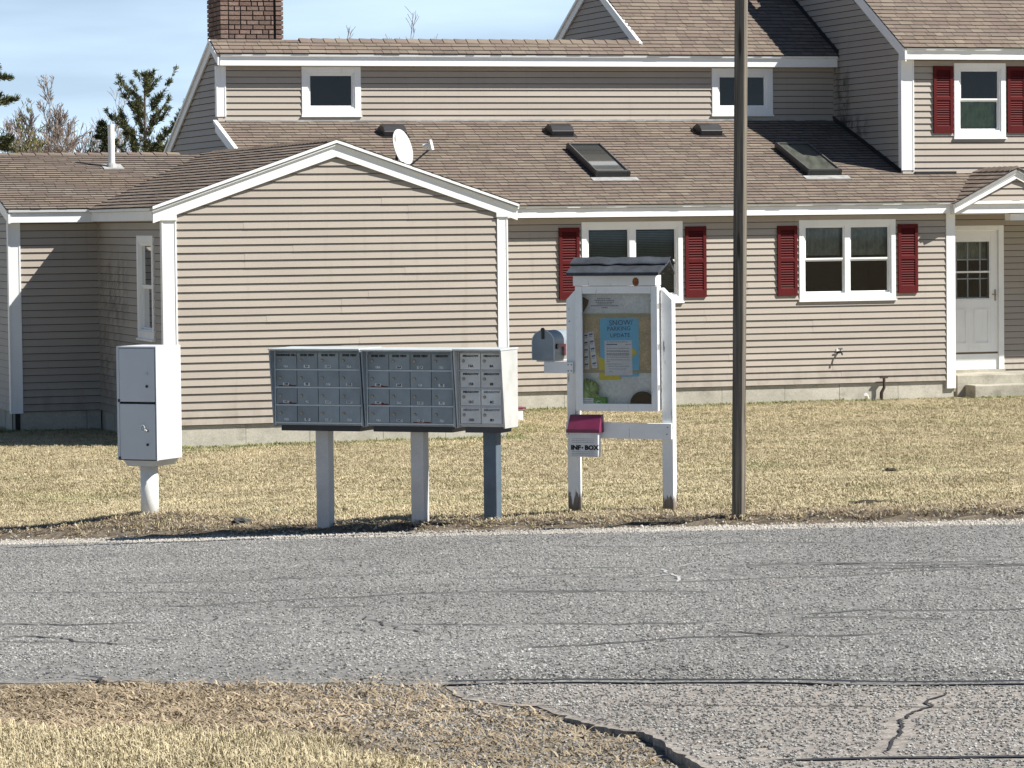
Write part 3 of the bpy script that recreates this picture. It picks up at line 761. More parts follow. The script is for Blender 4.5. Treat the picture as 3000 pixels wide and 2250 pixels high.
# gable eaves of the front wing, seen from the left (fascia facing left)
f = MB(); f.box(-.145, -.12, -.02, VB - .22, 2.937, 3.065); o = trim('fascia', f, True); c = MB(); c.box(-.178, -.12, -.02, VB - .262, 3.066, 3.100); c.build('crown_strip', M['white_dirty'], o); c = MB(); c.box(-.119, -.024, .0, VB, 2.94, 2.952); c.build('soffit', M['white'], o)
f = MB(); f.box(4.745, 4.77, -.02, VM, 2.937, 3.065); o = trim('fascia', f); c = MB(); c.box(4.77, 4.80, -.02, VM, 3.066, 3.100); c.build('crown_strip', M['white'], o); c = MB(); c.box(4.665, 4.744, .0, VM, 2.94, 2.952); c.build('soffit', M['white'], o)

def gable_rake(uc, z_peak, ul, ur, sl, v, w, th, cr, peakcut=True):
    """two rake boards meeting at the peak with a crown strip each; faces the road"""
    for (ue, sg) in ((ul, -1), (ur, 1)):
        ze = z_peak - sl * abs(ue - uc)
        b = MB(); b.hexa([(ue, v - th, ze - w), (uc, v - th, z_peak - w), (uc, v, z_peak - w), (ue, v, ze - w), (ue, v - th, ze), (uc, v - th, z_peak), (uc, v, z_peak), (ue, v, ze)] if sg < 0 else
                         [(uc, v - th, z_peak - w), (ue, v - th, ze - w), (ue, v, ze - w), (uc, v, z_peak - w), (uc, v - th, z_peak), (ue, v - th, ze), (ue, v, ze), (uc, v, z_peak)])
        o = trim('rake_board', b, bevel=.002)
        c = MB(); x0, x1, a0, a1 = (ue - .012, uc, ze, z_peak) if sg < 0 else (uc, ue + .012, z_peak, ze)
        for (d0, d1, h0, h1) in ((0.0, cr * .62, -.058, -.026), (0.0, cr, -.026, .012)):
            c.hexa([(x0, v - th - d1, a0 + h0), (x1, v - th - d1, a1 + h0), (x1, v + .01, a1 + h0), (x0, v + .01, a0 + h0), (x0, v - th - d1, a0 + h1), (x1, v - th - d1, a1 + h1), (x1, v + .01, a1 + h1), (x0, v + .01, a0 + h1)])
        c.build('crown_strip', M['white'], o)
gable_rake(2.31, 3.955, -.14, 4.795, SLG, -.016, .205, .034, .046)
m_ = MB(); m_.box(-.10, .172, -.049, -.017, 2.938, 3.0); m_.hexa([(-.14, -.0495, 3.0), (.172, -.0495, 3.0), (.172, -.017, 3.0), (-.14, -.017, 3.0), (-.14, -.0495, 3.09), (.172, -.0495, 3.10), (.172, -.017, 3.10), (-.14, -.017, 3.09)]); trim('eave_return', m_)
m_ = MB(); m_.hexa([(4.50, -.0495, 2.938), (4.78, -.0495, 2.938), (4.78, -.017, 2.938), (4.50, -.017, 2.938), (4.50, -.0495, 3.03), (4.78, -.0495, 2.99), (4.78, -.017, 2.99), (4.50, -.017, 3.03)]); trim('eave_return', m_)
def side_rake(pts, u, w=.17, th=.03):
    for (P, Q) in pts:
        A, B = Vector((u, *P)), Vector((u, *Q))
        b = MB().beam(A, B, w, (-th, 0, 0)); o = trim('rake_board', b)
        c = MB().beam(A + Vector((0, 0, .02)), B + Vector((0, 0, .02)), .05, (-th - .03, 0, 0)); c.build('crown_strip', M['white'], o)
side_rake([((14.6, 3.72), (10.25, 5.80)), ((9.76, 5.56), (10.25, 5.80)), ((7.9, 3.82), (10.0, 4.515))], 3.01)
side_rake([((4.16, 3.09), (7.6, 3.93))], -1.285)
side_rake([((6.97, 5.555), (11.2, 7.84))], 13.60, .20); 
m_ = MB(); m_.box(13.565, 13.60, 6.965, 7.21, 5.385, 5.56); trim('eave_return', m_)
side_rake([((10.10, 5.77), (12.65, 7.04)), ((15.2, 5.77), (12.65, 7.04))], 10.25)
gable_rake(14.96, 3.60, 13.885, 16.035, .50, EV - .055, .14, .03, .03)
m_ = MB(); m_.box(13.96, 15.96, EV - .062, EV - .030, 3.065, 3.115); trim('porch_cornice', m_)
pg = wall([(14.1, 3.10), (15.82, 3.10), (14.96, 3.53)], front(EV - .03), z0=3.10, name='gable_wall')
m_ = MB(); m_.box(14.93, 15.6, EV + .08, EV + .28, 2.80, 2.905); m_.build('porch_beam', M['white_dirty'], house)
m_ = MB(); m_.box(13.94, 19, VM - .05, VR, 2.905, 2.915); m_.build('porch_ceiling', M['white_dirty'], house)

# ---- roofs and shingles
SHW = [.14, .18, .21, .24, .28]
def shingle_mesh(w, ex=.14, big=1.0):
    h = ex + .03; g = .003
    b = MB(); b.add([(g, 0, 0), (w - g, 0, 0), (w - g, h, -.004), (g, h, -.004), (g, 0, .017 * big), (w - g, 0, .017 * big), (w - g, h, .002), (g, h, .002)], [(4, 5, 6, 7), (0, 1, 5, 4), (1, 2, 6, 5), (3, 0, 4, 7)])
    b.mi = [0, 1, 1, 1]
    return b
def edge_mats(me, idx):
    me.materials.append(M['shingle_edge']); me.polygons.foreach_set('material_index', idx); return me
SH_ME = {w: edge_mats(shingle_mesh(w).mesh('shingle', M['shingle']), [0, 1, 1, 1]) for w in SHW}
STUFF = MB()
n_single = [0]
def roof(org, ds, dt, L, H, single=0, deck=True, ex=.14, keep=None, name='roof'):
    """shingled slope: org is the lower start corner, ds along the eave, dt up the slope (unit vectors)"""
    org, ds, dt = Vector(org), Vector(ds).normalized(), Vector(dt).normalized(); nn_ = ds.cross(dt)
    d = MB().hexa([org - nn_ * .05, org + ds * L - nn_ * .05, org + ds * L + dt * H - nn_ * .05, org + dt * H - nn_ * .05, org - nn_ * .004, org + ds * L - nn_ * .004, org + ds * L + dt * H - nn_ * .004, org + dt * H - nn_ * .004])
    r = d.build(name, M['deck'], house)
    base = Matrix((( ds.x, dt.x, nn_.x, 0), (ds.y, dt.y, nn_.y, 0), (ds.z, dt.z, nn_.z, 0), (0, 0, 0, 1)))
    k = 0; t_ = -.012
    while t_ < H - .02:
        s = -random.choice(SHW) * random.random()
        wob = random.uniform(-.004, .004)
        while s < L:
            w = random.choice(SHW); e0, e1 = max(s, -.015), min(s + w, L + .01)
            if e1 - e0 > .03 and (keep is None or keep(org + ds * ((e0 + e1) / 2) + dt * (t_ + .07))):
                dz = random.uniform(0, .003); jt = random.uniform(-.005, .005) + wob
                if n_single[0] < single and e0 == s and e1 == s + w and t_ + .17 < H:
                    m4 = base.copy(); m4.translation = org + ds * s + dt * (t_ + jt) + nn_ * dz
                    inst('shingle', SH_ME[w], r, mat4=m4); n_single[0] += 1
                else:
                    q = shingle_mesh(e1 - e0); hh = min(1.0, (H + .01 - t_) / .17)
                    STUFF.add([org + ds * (e0 + x) + dt * (t_ + jt + y * hh) + nn_ * (z + dz) for x, y, z in q.v], q.f)
            s += w
        t_ += ex; k += 1
    return r
def slope(v0, z0, v1, z1): return (0, v1 - v0, z1 - z0), math.hypot(v1 - v0, z1 - z0)
dt, H = slope(5.857, 3.105, 10.0, 3.105 + .337 * 4.143)
roof((2.98, 5.857, 3.105), (1, 0, 0), dt, 13.62 - 2.98, H, single=290)
dt, H = slope(5.857, 3.105, VR, 3.105 + .337 * (VR - 5.857)); roof((13.62, 5.857, 3.105), (1, 0, 0), dt, 5.4, H)
dt, H = slope(9.745, 5.578, 10.2, 5.815); roof((2.98, 9.745, 5.578), (1, 0, 0), dt, 10.27 - 2.98, H)
dt, H = slope(9.745, 5.578, 12.65, 5.578 + .52 * 2.905); roof((10.235, 9.745, 5.578), (1, 0, 0), dt, 13.62 - 10.235, H)
dt, H = slope(6.955, 5.578, 10.6, 5.578 + .541 * 3.645); roof((13.555, 6.955, 5.578), (1, 0, 0), dt, 5.4, H)
dt, H = slope(4.145, 3.118, 7.6, 3.945); roof((-1.33, 4.145, 3.118), (1, 0, 0), dt, 4.35, H)
# front wing: left slope (rows run along v) and right slope
Lg = math.hypot(2.49, 2.49 * SLG); dl = (2.49, 0, 2.49 * SLG)
roof((-.18, 8.3, 3.108), (0, -1, 0), dl, 8.3 + .085, Lg)
roof((4.80, -.085, 3.108), (0, 1, 0), (-2.49, 0, 2.49 * SLG), 8.3 + .085, Lg)
# rear slopes
def plain(org, a, b, name='roof'): 
    o_, a, b = Vector(org), Vector(a), Vector(b); MB().add([o_, o_ + a, o_ + a + b, o_ + b], [(0, 1, 2, 3)]).build(name, M['shingle'], house)
plain((2.98, 10.2, 5.815), (7.3, 0, 0), (0, 4.6, -2.21)); plain((10.25, 12.65, 7.09), (3.4, 0, 0), (0, 4.2, -2.1)); plain((13.56, 10.6, 7.55), (5.4, 0, 0), (0, 4, -2.1)); plain((-1.33, 7.6, 3.945), (4.4, 0, 0), (0, 3.6, -.86))
# porch gable
Lp = math.hypot(1.09, .545)
roof((13.87, 7.2, 3.078), (0, -1, 0), (1.09, 0, .545), 7.2 - (EV - .12), Lp); roof((16.05, EV - .12, 3.078), (0, 1, 0), (-1.09, 0, .545), 7.2 - (EV - .12), Lp)
st = STUFF.build('shingle_field', M['shingle'], house); edge_mats(st.data, [0, 1, 1, 1] * (len(STUFF.f) // 4)); tag(st, 'brown and tan asphalt shingles covering the remaining roof slopes', kind='stuff')
# ridge caps
def caps(A, B, side, drop, step=.20, w=.13):
    A, B, side = Vector(A), Vector(B), Vector(side); d = (B - A); L = d.length; d.normalize(); n = int(L / step); mb = MB()
    cap = []
    for k in range(n):
        p = A + d * (k * step); q = p + d * (step - .003)
        up = Vector((0, 0, 1)); lift0, lift1 = .034, .022
        g = MB(); g.add([p - side * w - up * (drop * w) + up * lift0, q - side * w - up * (drop * w) + up * lift1, q + up * (lift1 + .004), p + up * (lift0 + .004), q + side * w - up * (drop * w) + up * lift1, p + side * w - up * (drop * w) + up * lift0,
                         p - side * w - up * (drop * w) + up * (lift0 - .022), q - side * w - up * (drop * w) + up * (lift1 - .022), p + side * w - up * (drop * w) + up * (lift0 - .022), q + side * w - up * (drop * w) + up * (lift1 - .022)],
                        [(0, 1, 2, 3), (3, 2, 4, 5), (6, 7, 1, 0), (5, 4, 9, 8), (6, 0, 3, 5, 8)])
        g.build('ridge_cap', M['shingle'], house)
caps((4.42, 10.2, 5.815), (10.25, 10.2, 5.815), (0, 1, 0), .5)
caps((-1.33, 7.6, 3.945), (1.9, 7.6, 3.945), (0, 1, 0), .24)
caps((2.31, -.085, 3.968), (2.31, 7.5, 3.95), (1, 0, 0), .345)
caps((14.96, EV - .10, 3.625), (14.96, 7.1, 3.625), (1, 0, 0), .5)
# flashing where walls rise out of roofs
m_ = MB(); m_.box(3.15, 13.6, 9.955, 9.982, 4.50, 4.530); m_.build('flashing', M['flash'], house)
zr_ = lambda v: 3.105 + .337 * (v - 5.857)
m_ = MB(); m_.beam((13.60, 7.2, zr_(7.2) + .085), (13.60, 10.0, zr_(10.0) + .085), .12, (-.012, 0, 0)); m_.beam((13.60, 9.74, 5.578 + .09), (13.60, 12.6, 5.578 + .52 * 2.855 + .09), .12, (-.012, 0, 0)); m_.build('flashing', M['black'], house)
m_ = MB(); m_.box(13.83, 14.55, VR - .05, VR - .018, 3.52, 3.60); m_.build('flashing', M['black'], house)

# ---- roof furniture
RS = Vector((0, 1, .337)).normalized(); RNn = Vector((0, -.337, 1)).normalized()
def on_roof(u, v, h=0.0): return Vector((u, v, zr_(v))) + RNn * h
def skylight(u0, u1, v0, v1, glass):
    m_ = MB(); h = .11; w = .055
    def ring(a0, a1, b0, b1, h0, h1): return m_.hexa([on_roof(a0, b0, h0), on_roof(a1, b0, h0), on_roof(a1, b1, h0), on_roof(a0, b1, h0), on_roof(a0, b0, h1), on_roof(a1, b0, h1), on_roof(a1, b1, h1), on_roof(a0, b1, h1)])
    ring(u0, u0 + w, v0, v1, -.02, h); ring(u1 - w, u1, v0, v1, -.02, h); ring(u0 + w, u1 - w, v0, v0 + w, -.02, h); ring(u0 + w, u1 - w, v1 - w, v1, -.02, h)
    o = m_.build('skylight', M['black'], house, bevel=.006)
    g = MB(); g.add([on_roof(u0 + w, v0 + w, h - .012), on_roof(u1 - w, v0 + w, h - .012), on_roof(u1 - w, v1 - w, h - .012), on_roof(u0 + w, v1 - w, h - .012)], [(0, 1, 2, 3)]); g.build('pane', glass, o)
    c = MB(); i_ = .018
    for (a0, a1, b0, b1) in ((u0 + i_, u0 + i_ + .022, v0 + i_, v1 - i_), (u1 - i_ - .022, u1 - i_, v0 + i_, v1 - i_), (u0 + i_, u1 - i_, v0 + i_, v0 + i_ + .03), (u0 + i_, u1 - i_, v1 - .06, v1 - .03)):
        c.hexa([on_roof(a0, b0, h), on_roof(a1, b0, h), on_roof(a1, b1, h), on_roof(a0, b1, h), on_roof(a0, b0, h + .012), on_roof(a1, b0, h + .012), on_roof(a1, b1, h + .012), on_roof(a0, b1, h + .012)])
    c.build('glazing_bar', simple('bronze_trim', (.10, .095, .09), .4), o)
    fl = MB(); fl.hexa([on_roof(u0 - .08, v0 - .16, .014), on_roof(u1 + .10, v0 - .16, .014), on_roof(u1 + .10, v0, .014), on_roof(u0 - .08, v0, .014), on_roof(u0 - .08, v0 - .16, .022), on_roof(u1 + .10, v0 - .16, .022), on_roof(u1 + .10, v0, .022), on_roof(u0 - .08, v0, .022)]); fl.build('flashing', M['flash'], o)
skylight(8.36, 8.94, 7.10, 8.53, M['skyglass']); skylight(11.93, 12.52, 7.11, 8.51, M['skyglass2'])
def roof_vent(u, v):
    """slant-back vent: low hood, open at the downhill side"""
    m_ = MB(); w = .19
    P = [(v, 0.0), (v, .10), (v + .10, .15), (v + .24, .145), (v + .40, .02), (v + .40, 0)]
    pr = MB(); pr.prism(P, lambda b, h, a: on_roof(a, b, h), u - w, u + w)
    o = pr.build('roof_vent', M['black'], house, bevel=.012)
    fl = MB(); fl.hexa([on_roof(u - w - .03, v - .05, .012), on_roof(u + w + .05, v - .05, .012), on_roof(u + w + .05, v + .42, .012), on_roof(u - w - .03, v + .42, .012), on_roof(u - w - .03, v - .05, .020), on_roof(u + w + .05, v - .05, .020), on_roof(u + w + .05, v + .42, .020), on_roof(u - w - .03, v + .42, .020)]); fl.build('vent_flange', M['black'], o)
for u in (5.72, 8.53, 11.10): roof_vent(u, 9.18)
pv = MB(); pv.tube([(.66, 6.7, 3.5), (.657, 6.7, 4.37)], .05, 16); o = pv.build('vent_pipe', M['plastic_white'], house, smooth=False)
zz = 3.118 + .239 * (6.7 - 4.145); b = MB(); b.tube([(.66, 6.7, zz - .02), (.66, 6.7, zz + .05), (.66, 6.7, zz + .075)], [.10, .075, .056], 16); b.hexa([(.52, 6.56, zz - .02), (.82, 6.56, zz - .02), (.82, 6.86, zz + .05), (.52, 6.86, zz + .05), (.52, 6.56, zz - .008), (.82, 6.56, zz - .008), (.82, 6.86, zz + .062), (.52, 6.86, zz + .062)]); b.build('pipe_boot', M['flash'], o)

# ---- chimney: single bricks with recessed joints
cu0, cu1, cv0, cv1, cz0, cz1 = 3.19, 4.20, 10.36, 11.34, 5.55, 7.35
core = MB().box(cu0 + .012, cu1 - .012, cv0 + .03, cv1, cz0, cz1).build('chimney', M['mortar'], house)
bm_cache = {}
def brick(x, y, z, lx, ly, lz):
    k = (round(lx, 2), round(ly, 2))
    if k not in bm_cache: bm_cache[k] = MB().box(0, k[0], 0, k[1], 0, lz).mesh('brick', M['brick'])
    inst('brick', bm_cache[k], core, (x, y, z))
rowh = .075; pil = .125; nrows = int((cz1 - cz0) / rowh)
for r_ in range(nrows):
    z = cz0 + r_ * rowh; d = lambda: random.uniform(-.003, .003)
    brick(cu0 - .012, cv0 - .005 + d(), z, pil, .10, rowh - .017); brick(cu1 - pil + .012, cv0 - .005 + d(), z, pil, .10, rowh - .017)
    x = cu0 + pil; first = True
    while x < cu1 - pil - .05:
        w = random.choice((.10, .18, .20, .20)) * (random.choice((.5, 1)) if first else 1); first = False; w = min(w, cu1 - pil - .01 - x)
        brick(x + .006, cv0 + .018 + d(), z, max(.03, round(w - .016, 2)), .10, rowh - .017); x += w
    y = cv0 + .10
    while y < cv1 - .06:
        w = min(random.choice((.10, .20, .20)), cv1 - y); brick(cu0 - .012, y + .006, z, .06, max(.03, round(w - .016, 2)), rowh - .017); y += w
MB().box(cu0 + .10, cu1 - .05, cv0 - .03, cv0 + .03, 5.79, 5.83).build('chimney_flashing', M['flash'], core)

# ---- entrance
fn = fR
dm = MB(); dm.box(14.26, 14.36, VR - .03, VR + .06, .30, 2.72); dm.box(15.30, 15.392, VR - .03, VR + .06, .34, 2.72); dm.box(14.36, 15.30, VR - .029, VR + .06, 2.64, 2.719); dr = dm.build('door_frame', M['white'], house, bevel=.003)
d0, d1, dy0, dy1 = 14.362, 15.298, VR + .004, VR + .040
d = MB(); wz0, wz1, wa0, wa1 = 1.52, 2.49, 14.50, 15.17
d.box(d0, wa0, dy0, dy1, .672, 2.636); d.box(wa1, d1, dy0, dy1, .672, 2.636); d.box(wa0, wa1, dy0, dy1, .672, wz0); d.box(wa0, wa1, dy0, dy1, wz1, 2.636)
door = d.build('storm_door', M['white'], house, bevel=.003)
k = MB(); k.box(d0, d1, dy0 - .004, dy1, .392, .640); k.build('kick_plate', M['white'], door)
k = MB(); k.box(d0, d1, dy0 + .02, dy1 - .005, .640, .672); k.build('door_gap', simple('tan_door_sweep', (.20, .15, .09), .7), door)
for a in (14.47, 14.87):
    p_ = MB(); z0, z1, a1 = .80, 1.37, a + .27
    for (x0, x1, b0, b1) in ((a, a + .025, z0, z1), (a1 - .025, a1, z0, z1), (a + .025, a1 - .025, z1 - .025, z1), (a + .025, a1 - .025, z0, z0 + .025)): p_.box(x0, x1, dy0 - .012, dy0 + .004, b0, b1)
    p_.build('raised_panel', M['white'], door)
sm = MB()
for (x0, x1, b0, b1) in ((wa0, wa0 + .02, wz0, wz1), (wa1 - .02, wa1, wz0, wz1), (wa0 + .02, wa1 - .02, wz1 - .03, wz1), (wa0 + .02, wa1 - .02, wz0, wz0 + .02), (wa0 + .02, wa1 - .02, 1.955, 1.985)): sm.box(x0, x1, dy0 + .006, dy0 + .02, b0, b1)
sm.build('sash', M['white'], door)
g = MB(); g.add([(wa0, dy0 + .018, wz0), (wa1, dy0 + .018, wz0), (wa1, dy0 + .018, wz1), (wa0, dy0 + .018, wz1)], [(0, 1, 2, 3)]); g.build('pane', M['glass'], door)
ib = MB(); yb = dy1 + .06
ib.box(14.36, 14.50, yb, yb + .03, .4, 2.63); ib.box(15.17, 15.3, yb, yb + .03, .4, 2.63); ib.box(14.50, 15.17, yb, yb + .03, .4, 1.56); ib.box(14.50, 15.17, yb, yb + .03, 2.45, 2.63)
for x in (14.60, 14.80, 15.02): ib.box(x, x + .018, yb, yb + .02, 1.56, 2.45)
for z in (1.85, 2.16): ib.box(14.5, 15.17, yb, yb + .02, z, z + .018)
ib.build('inner_door', M['white_dirty'], door)
cu_ = MB(); n = 40
for q in range(n + 1):
    aa = 14.5 + .67 * q / n; dd = yb + .10 + .02 * math.sin(q * 1.7); cu_.v += [(aa, dd, 2.17), (aa, dd, 2.46)]
cu_.f = [(2 * q, 2 * q + 2, 2 * q + 3, 2 * q + 1) for q in range(n)]; cu_.build('curtain', M['curtain'], door, smooth=True)
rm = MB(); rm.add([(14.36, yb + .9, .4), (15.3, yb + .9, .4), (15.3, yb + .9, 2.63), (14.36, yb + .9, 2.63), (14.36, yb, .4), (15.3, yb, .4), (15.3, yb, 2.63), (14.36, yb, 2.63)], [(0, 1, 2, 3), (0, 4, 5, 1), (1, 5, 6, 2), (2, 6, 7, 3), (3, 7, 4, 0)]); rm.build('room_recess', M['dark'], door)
h = MB(); h.box(15.235, 15.262, dy0 - .010, dy0, 1.50, 1.68); h.tube([(15.248, dy0 - .03, 1.60), (15.20, dy0 - .045, 1.60), (15.175, dy0 - .045, 1.605)], .009, 8); h.tube([(15.248, dy0, 1.60), (15.248, dy0 - .03, 1.60)], .012, 8); h.build('handle', M['brass'], door)
m_ = MB(); m_.box(14.26, 15.40, VR - .06, VR + .06, .345, .39); m_.build('door_sill', M['step'], house)
steps = empty('concrete_steps', (0, 0, 0), 0, 'two worn concrete steps below the white storm door', 'steps')
steps.location = (-4.485, 44.899, 0); steps.rotation_euler = (0, 0, A_)
m_ = MB(); m_.box(14.16, 17.0, 6.35, VR - .02, -.1, .345); m_.build('step', M['step'], steps, bevel=.015)
m_ = MB(); m_.box(14.30, 17.0, 5.98, 6.349, -.1, .195); m_.build('step', M['step'], steps, bevel=.015)

# ---- small fittings on the main wall
o = MB(); P = Vector((12.02, VM, .78)); o.tube([P, P + Vector((0, -.07, 0)), P + Vector((.01, -.11, -.02))], [.016, .014, .012], 8); o.tube([P + Vector((.005, -.07, .0)), P + Vector((.005, -.07, .045))], .006, 6); o.tube([P + Vector((-.03, -.07, .045)), P + Vector((.04, -.07, .045))], .012, 8); o.tube([P + Vector((.01, -.11, -.02)), P + Vector((.012, -.13, -.05))], .013, 8); o.box(P.x - .03, P.x + .03, VM - .012, VM, P.z - .03, P.z + .03)
o.build('hose_bib', M['black'], house); MB().box(P.x - .045, P.x + .005, VM - .03, VM, P.z + .005, P.z + .045).build('hose_bib_plate', M['plastic_white'], house)
o = MB(); o.tube([(12.72, VM - .06, -.05), (12.72, VM - .07, .12), (12.76, VM - .08, .20), (12.76, VM - .08, .35)], [.028, .028, .024, .022], 10); o.box(12.70, 12.82, VM - .10, VM - .06, .345, .365); o.build('vent_pipe', simple('rusty_pipe', (.05, .028, .024), .8, .3, 20), house)
o = MB(); o.tube([(12.50, VM - .02, .03), (12.44, VM - .10, .10)], .030, 12); o.build('drain_pipe', M['plastic_white'], house)

# ---- satellite dish (stands on the front wing's right slope)
dish = empty('satellite_dish', (0, 0, 0), 0, 'white oval satellite dish on the roof behind the front gable', 'satellite dish')
bp = Vector(hw(3.72, 1.6, 3.50)); dish.location = bp; dish.rotation_euler = (0, 0, A_)
axis = Vector((.66, -.70, .26)).normalized()
ex_ = axis.cross(Vector((0, 0, 1))).normalized() * -1; ez_ = axis.cross(ex_).normalized()
if ez_.z < 0: ez_ = -ez_
C0 = Vector((-.03, 0, .40))
db = MB(); NR, NA = 7, 40
for i in range(NR + 1):
    r_ = i / NR
    for k in range(NA):
        a = 2 * math.pi * k / NA
        db.v.append(C0 + ex_ * (r_ * .235 * math.cos(a)) + ez_ * (r_ * .262 * math.sin(a)) - axis * (.055 * (1 - r_ * r_)))
for i in range(NR):
    for k in range(NA): db.f.append((i * NA + k, i * NA + (k + 1) % NA, (i + 1) * NA + (k + 1) % NA, (i + 1) * NA + k))
ds_ = db.build('reflector', M['dish'], dish, smooth=True); sm_ = ds_.modifiers.new('rim', 'SOLIDIFY'); sm_.thickness = .012; sm_.offset = 0
mk = lambda pts, mat, nme='emblem': MB().add([C0 + ex_ * x + ez_ * y - axis * (.055 * (1 - (x / .235) ** 2 - (y / .262) ** 2) - .010) for x, y in pts], [tuple(range(len(pts)))]).build(nme, mat, ds_)
gi = simple('grey_emblem_ink', (.16, .17, .18), .6)
mk([(-.150, .150), (-.135, .152), (-.118, .085), (-.132, .075)], gi); mk([(-.112, .178), (-.104, .178), (-.085, .118), (-.108, .098), (-.100, .118), (-.103, .15)], gi)
for (x, y, w) in ((-.11, .058, .05), (-.02, -.155, .05), (-.005, -.17, .06)): mk([(x - w / 2, y), (x + w / 2, y + .01), (x + w / 2, y + .018), (x - w / 2, y + .008)], simple('faint_print', (.45, .47, .46), .6), 'printed_line')
mk([(-.012, .0), (.0, -.012), (.012, 0), (0, .012)], gi, 'bolt_cap')
low = C0 - ez_ * .262
fp = C0 + axis * .40 - ez_ * .10
a_ = MB(); a_.tube([low - axis * .05 + Vector((0, 0, .0)), low + axis * .05, fp - ez_ * .04], .014, 8); a_.build('feed_arm', simple('dark_grey_arm', (.07, .07, .08), .5), dish)
l_ = MB(); l_.tube([fp - ez_ * .05, fp + ez_ * .03], .02, 8); l_.tube([fp + ez_ * .02, fp + ez_ * .02 - axis * .08], [.022, .035], 12); l_.hexa([fp + axis * .02 + ex_ * sx * .03 + ez_ * sz for sx, sz in ((-1, -.06), (1, -.06))] + [fp + axis * .05 + ex_ * sx * .03 + ez_ * sz for sx, sz in ((1, -.06), (-1, -.06))] + [fp + axis * .02 + ex_ * sx * .03 + ez_ * sz for sx, sz in ((-1, .08), (1, .08))] + [fp + axis * .05 + ex_ * sx * .03 + ez_ * sz for sx, sz in ((1, .08), (-1, .08))]); l_.build('feed_horn', M['plastic_white'], dish)
ms = MB(); ms.tube([Vector((-.10, .10, -.05)), Vector((-.10, .08, .25)), C0 - axis * .07], .022, 10); ms.box(-.2, 0, .0, .2, -.06, .0); ms.build('mast', M['black'], dish)
print('siding boards', NBOARD[0], 'single shingles', n_single[0], 'stuff faces', len(STUFF.f))

# ================================================================== THINGS ALONG THE ROAD
def thing(name, x, y, deg, label, cat, group=None, dz=0.0):
    return empty(name, (x, y, gz(x, y) + dz), -math.radians(deg), label, cat, group)

